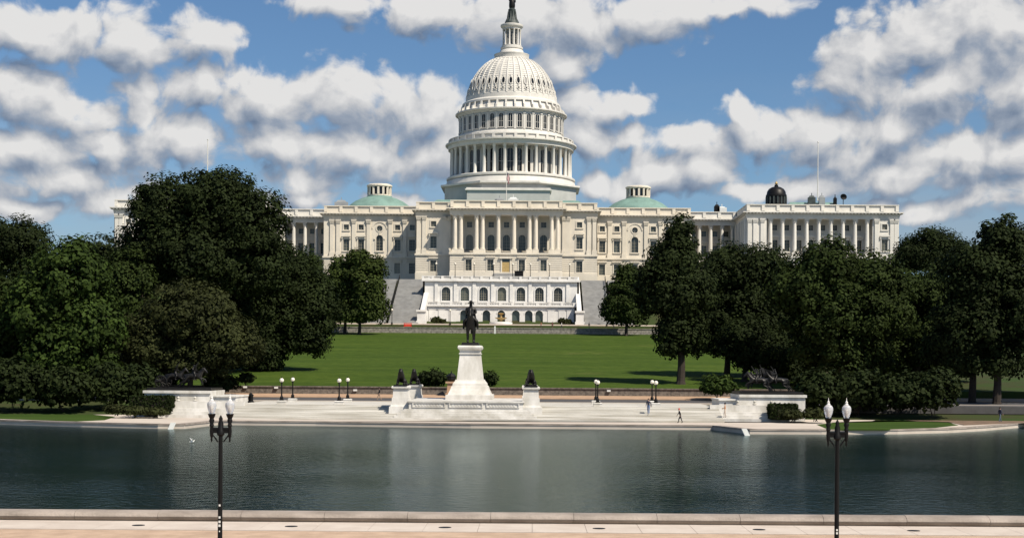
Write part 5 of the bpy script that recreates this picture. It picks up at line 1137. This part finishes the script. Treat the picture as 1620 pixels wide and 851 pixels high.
def hedge(pxs, py0, py1, Y, dep, m, label):
    (xa, z1), (xb, _) = at(pxs[0], py0, Y), at(pxs[1], py0, Y); z0 = at(pxs[0], py1, Y)[1]
    seed[0] += 1; rng = np.random.default_rng(seed[0]); n = int(((xb-xa)*(z1-z0)+(xb-xa)*dep+2*dep*(z1-z0))*130)
    P = rng.uniform(0, 1, (n, 3))*np.array([xb-xa, dep, z1-z0]); f = rng.integers(0, 5, n); Nn = rng.normal(size=(n, 3))*.6
    for k, (ax_, v, nn) in enumerate(((1, 0, (0, -1, 0)), (2, z1-z0, (0, 0, 1)), (0, 0, (-1, 0, 0)), (0, xb-xa, (1, 0, 0)), (1, dep, (0, 1, 0)))):
        q = f == k; P[q, ax_] = v+rng.normal(size=q.sum())*.07; Nn[q] += nn
    Nn /= np.linalg.norm(Nn, axis=1)[:, None]; P += np.array([xa, Y, z0]); c = ((xa+xb)/2, Y+dep/2, z0)
    t = thing('clipped_hedge', c, label, 'hedge')
    link('foliage', leaf_mesh('foliage', P, Nn, rng, .15, M[m], c), t, c)
    MB().box(xa+.12, xb-.12, Y+.12, Y+dep-.12, z0-.1, z1-.15).build('core', M['bark'], t)
hedge((205, 269), 627, 655, 173.6, 2.4, D, 'dark clipped box hedge against the left marble pedestal')
hedge((1219, 1262), 640, 662.5, 172.8, 2.0, D, 'dark clipped box hedge against the right marble pedestal')
shrub('low_shrub', [(185, 647, 20, 6), (215, 650, 22, 6), (245, 651, 20, 5)], 171.5, O, 'low spreading shrubs in front of the left clipped hedge')
shrub('low_shrub', [(1255, 656, 22, 7), (1290, 654, 20, 8)], 171, O, 'low spreading shrubs in front of the right clipped hedge')
shrub('round_bush', [(686, 598, 22, 14), (672, 600, 12, 11)], 215, D, 'wide dark bush on the lawn edge left of the central pedestal', leaf=.25)
shrub('round_bush', [(775, 599, 12, 12)], 215, D, 'small round dark bush on the lawn edge right of the central pedestal', leaf=.25)
shrub('round_bush', [(1135, 610, 30, 17)], 205, B, 'sunlit green bush beside the right bronze group', leaf=.25)
shrub('round_bush', [(350, 605, 28, 14), (390, 598, 14, 8)], 206, D, 'dark bush behind the left bronze group', leaf=.25)
shrub('laurel_thicket', [(20, 605, 60, 40), (100, 615, 50, 32), (-50, 600, 60, 50)], 184, D, 'tall dark thicket at the left above the grass strip', leaf=.3, rc=1.0)
shrub('laurel_thicket', [(180, 610, 50, 36), (225, 605, 30, 28)], 187, D, 'dark thicket between the maple and the left bronze group', leaf=.3, rc=1.0)
shrub('laurel_thicket', [(1300, 620, 50, 34), (1360, 620, 50, 36)], 186, D, 'dark thicket right of the right bronze group', leaf=.3, rc=1.0)
shrub('laurel_thicket', [(1420, 620, 50, 32), (1475, 618, 44, 34)], 184, D, 'rounded dark thicket left of the far right trunks', leaf=.3, rc=1.0)
shrub('low_shrub', [(690, 506, 9, 5), (700, 508, 6, 4)], 400, O, 'low planting before the lower terrace wall at the left', leaf=.3)
shrub('low_shrub', [(890, 508, 8, 5), (900, 509, 6, 4)], 400, O, 'low planting before the lower terrace wall at the right', leaf=.3)
# side road seen below the right trees
g = [gp(1500, 634, 2.3), gp(1700, 645, 2.3), gp(1700, 622, 2.3), gp(1500, 616, 2.3)]
tag(MB().box(40, 160, 188, 195.4, 1.2, 2.1).build('side_road', M['asph']), kind='structure')
print('LEAVES', NT[0], 'OBJ', len(bpy.data.objects))
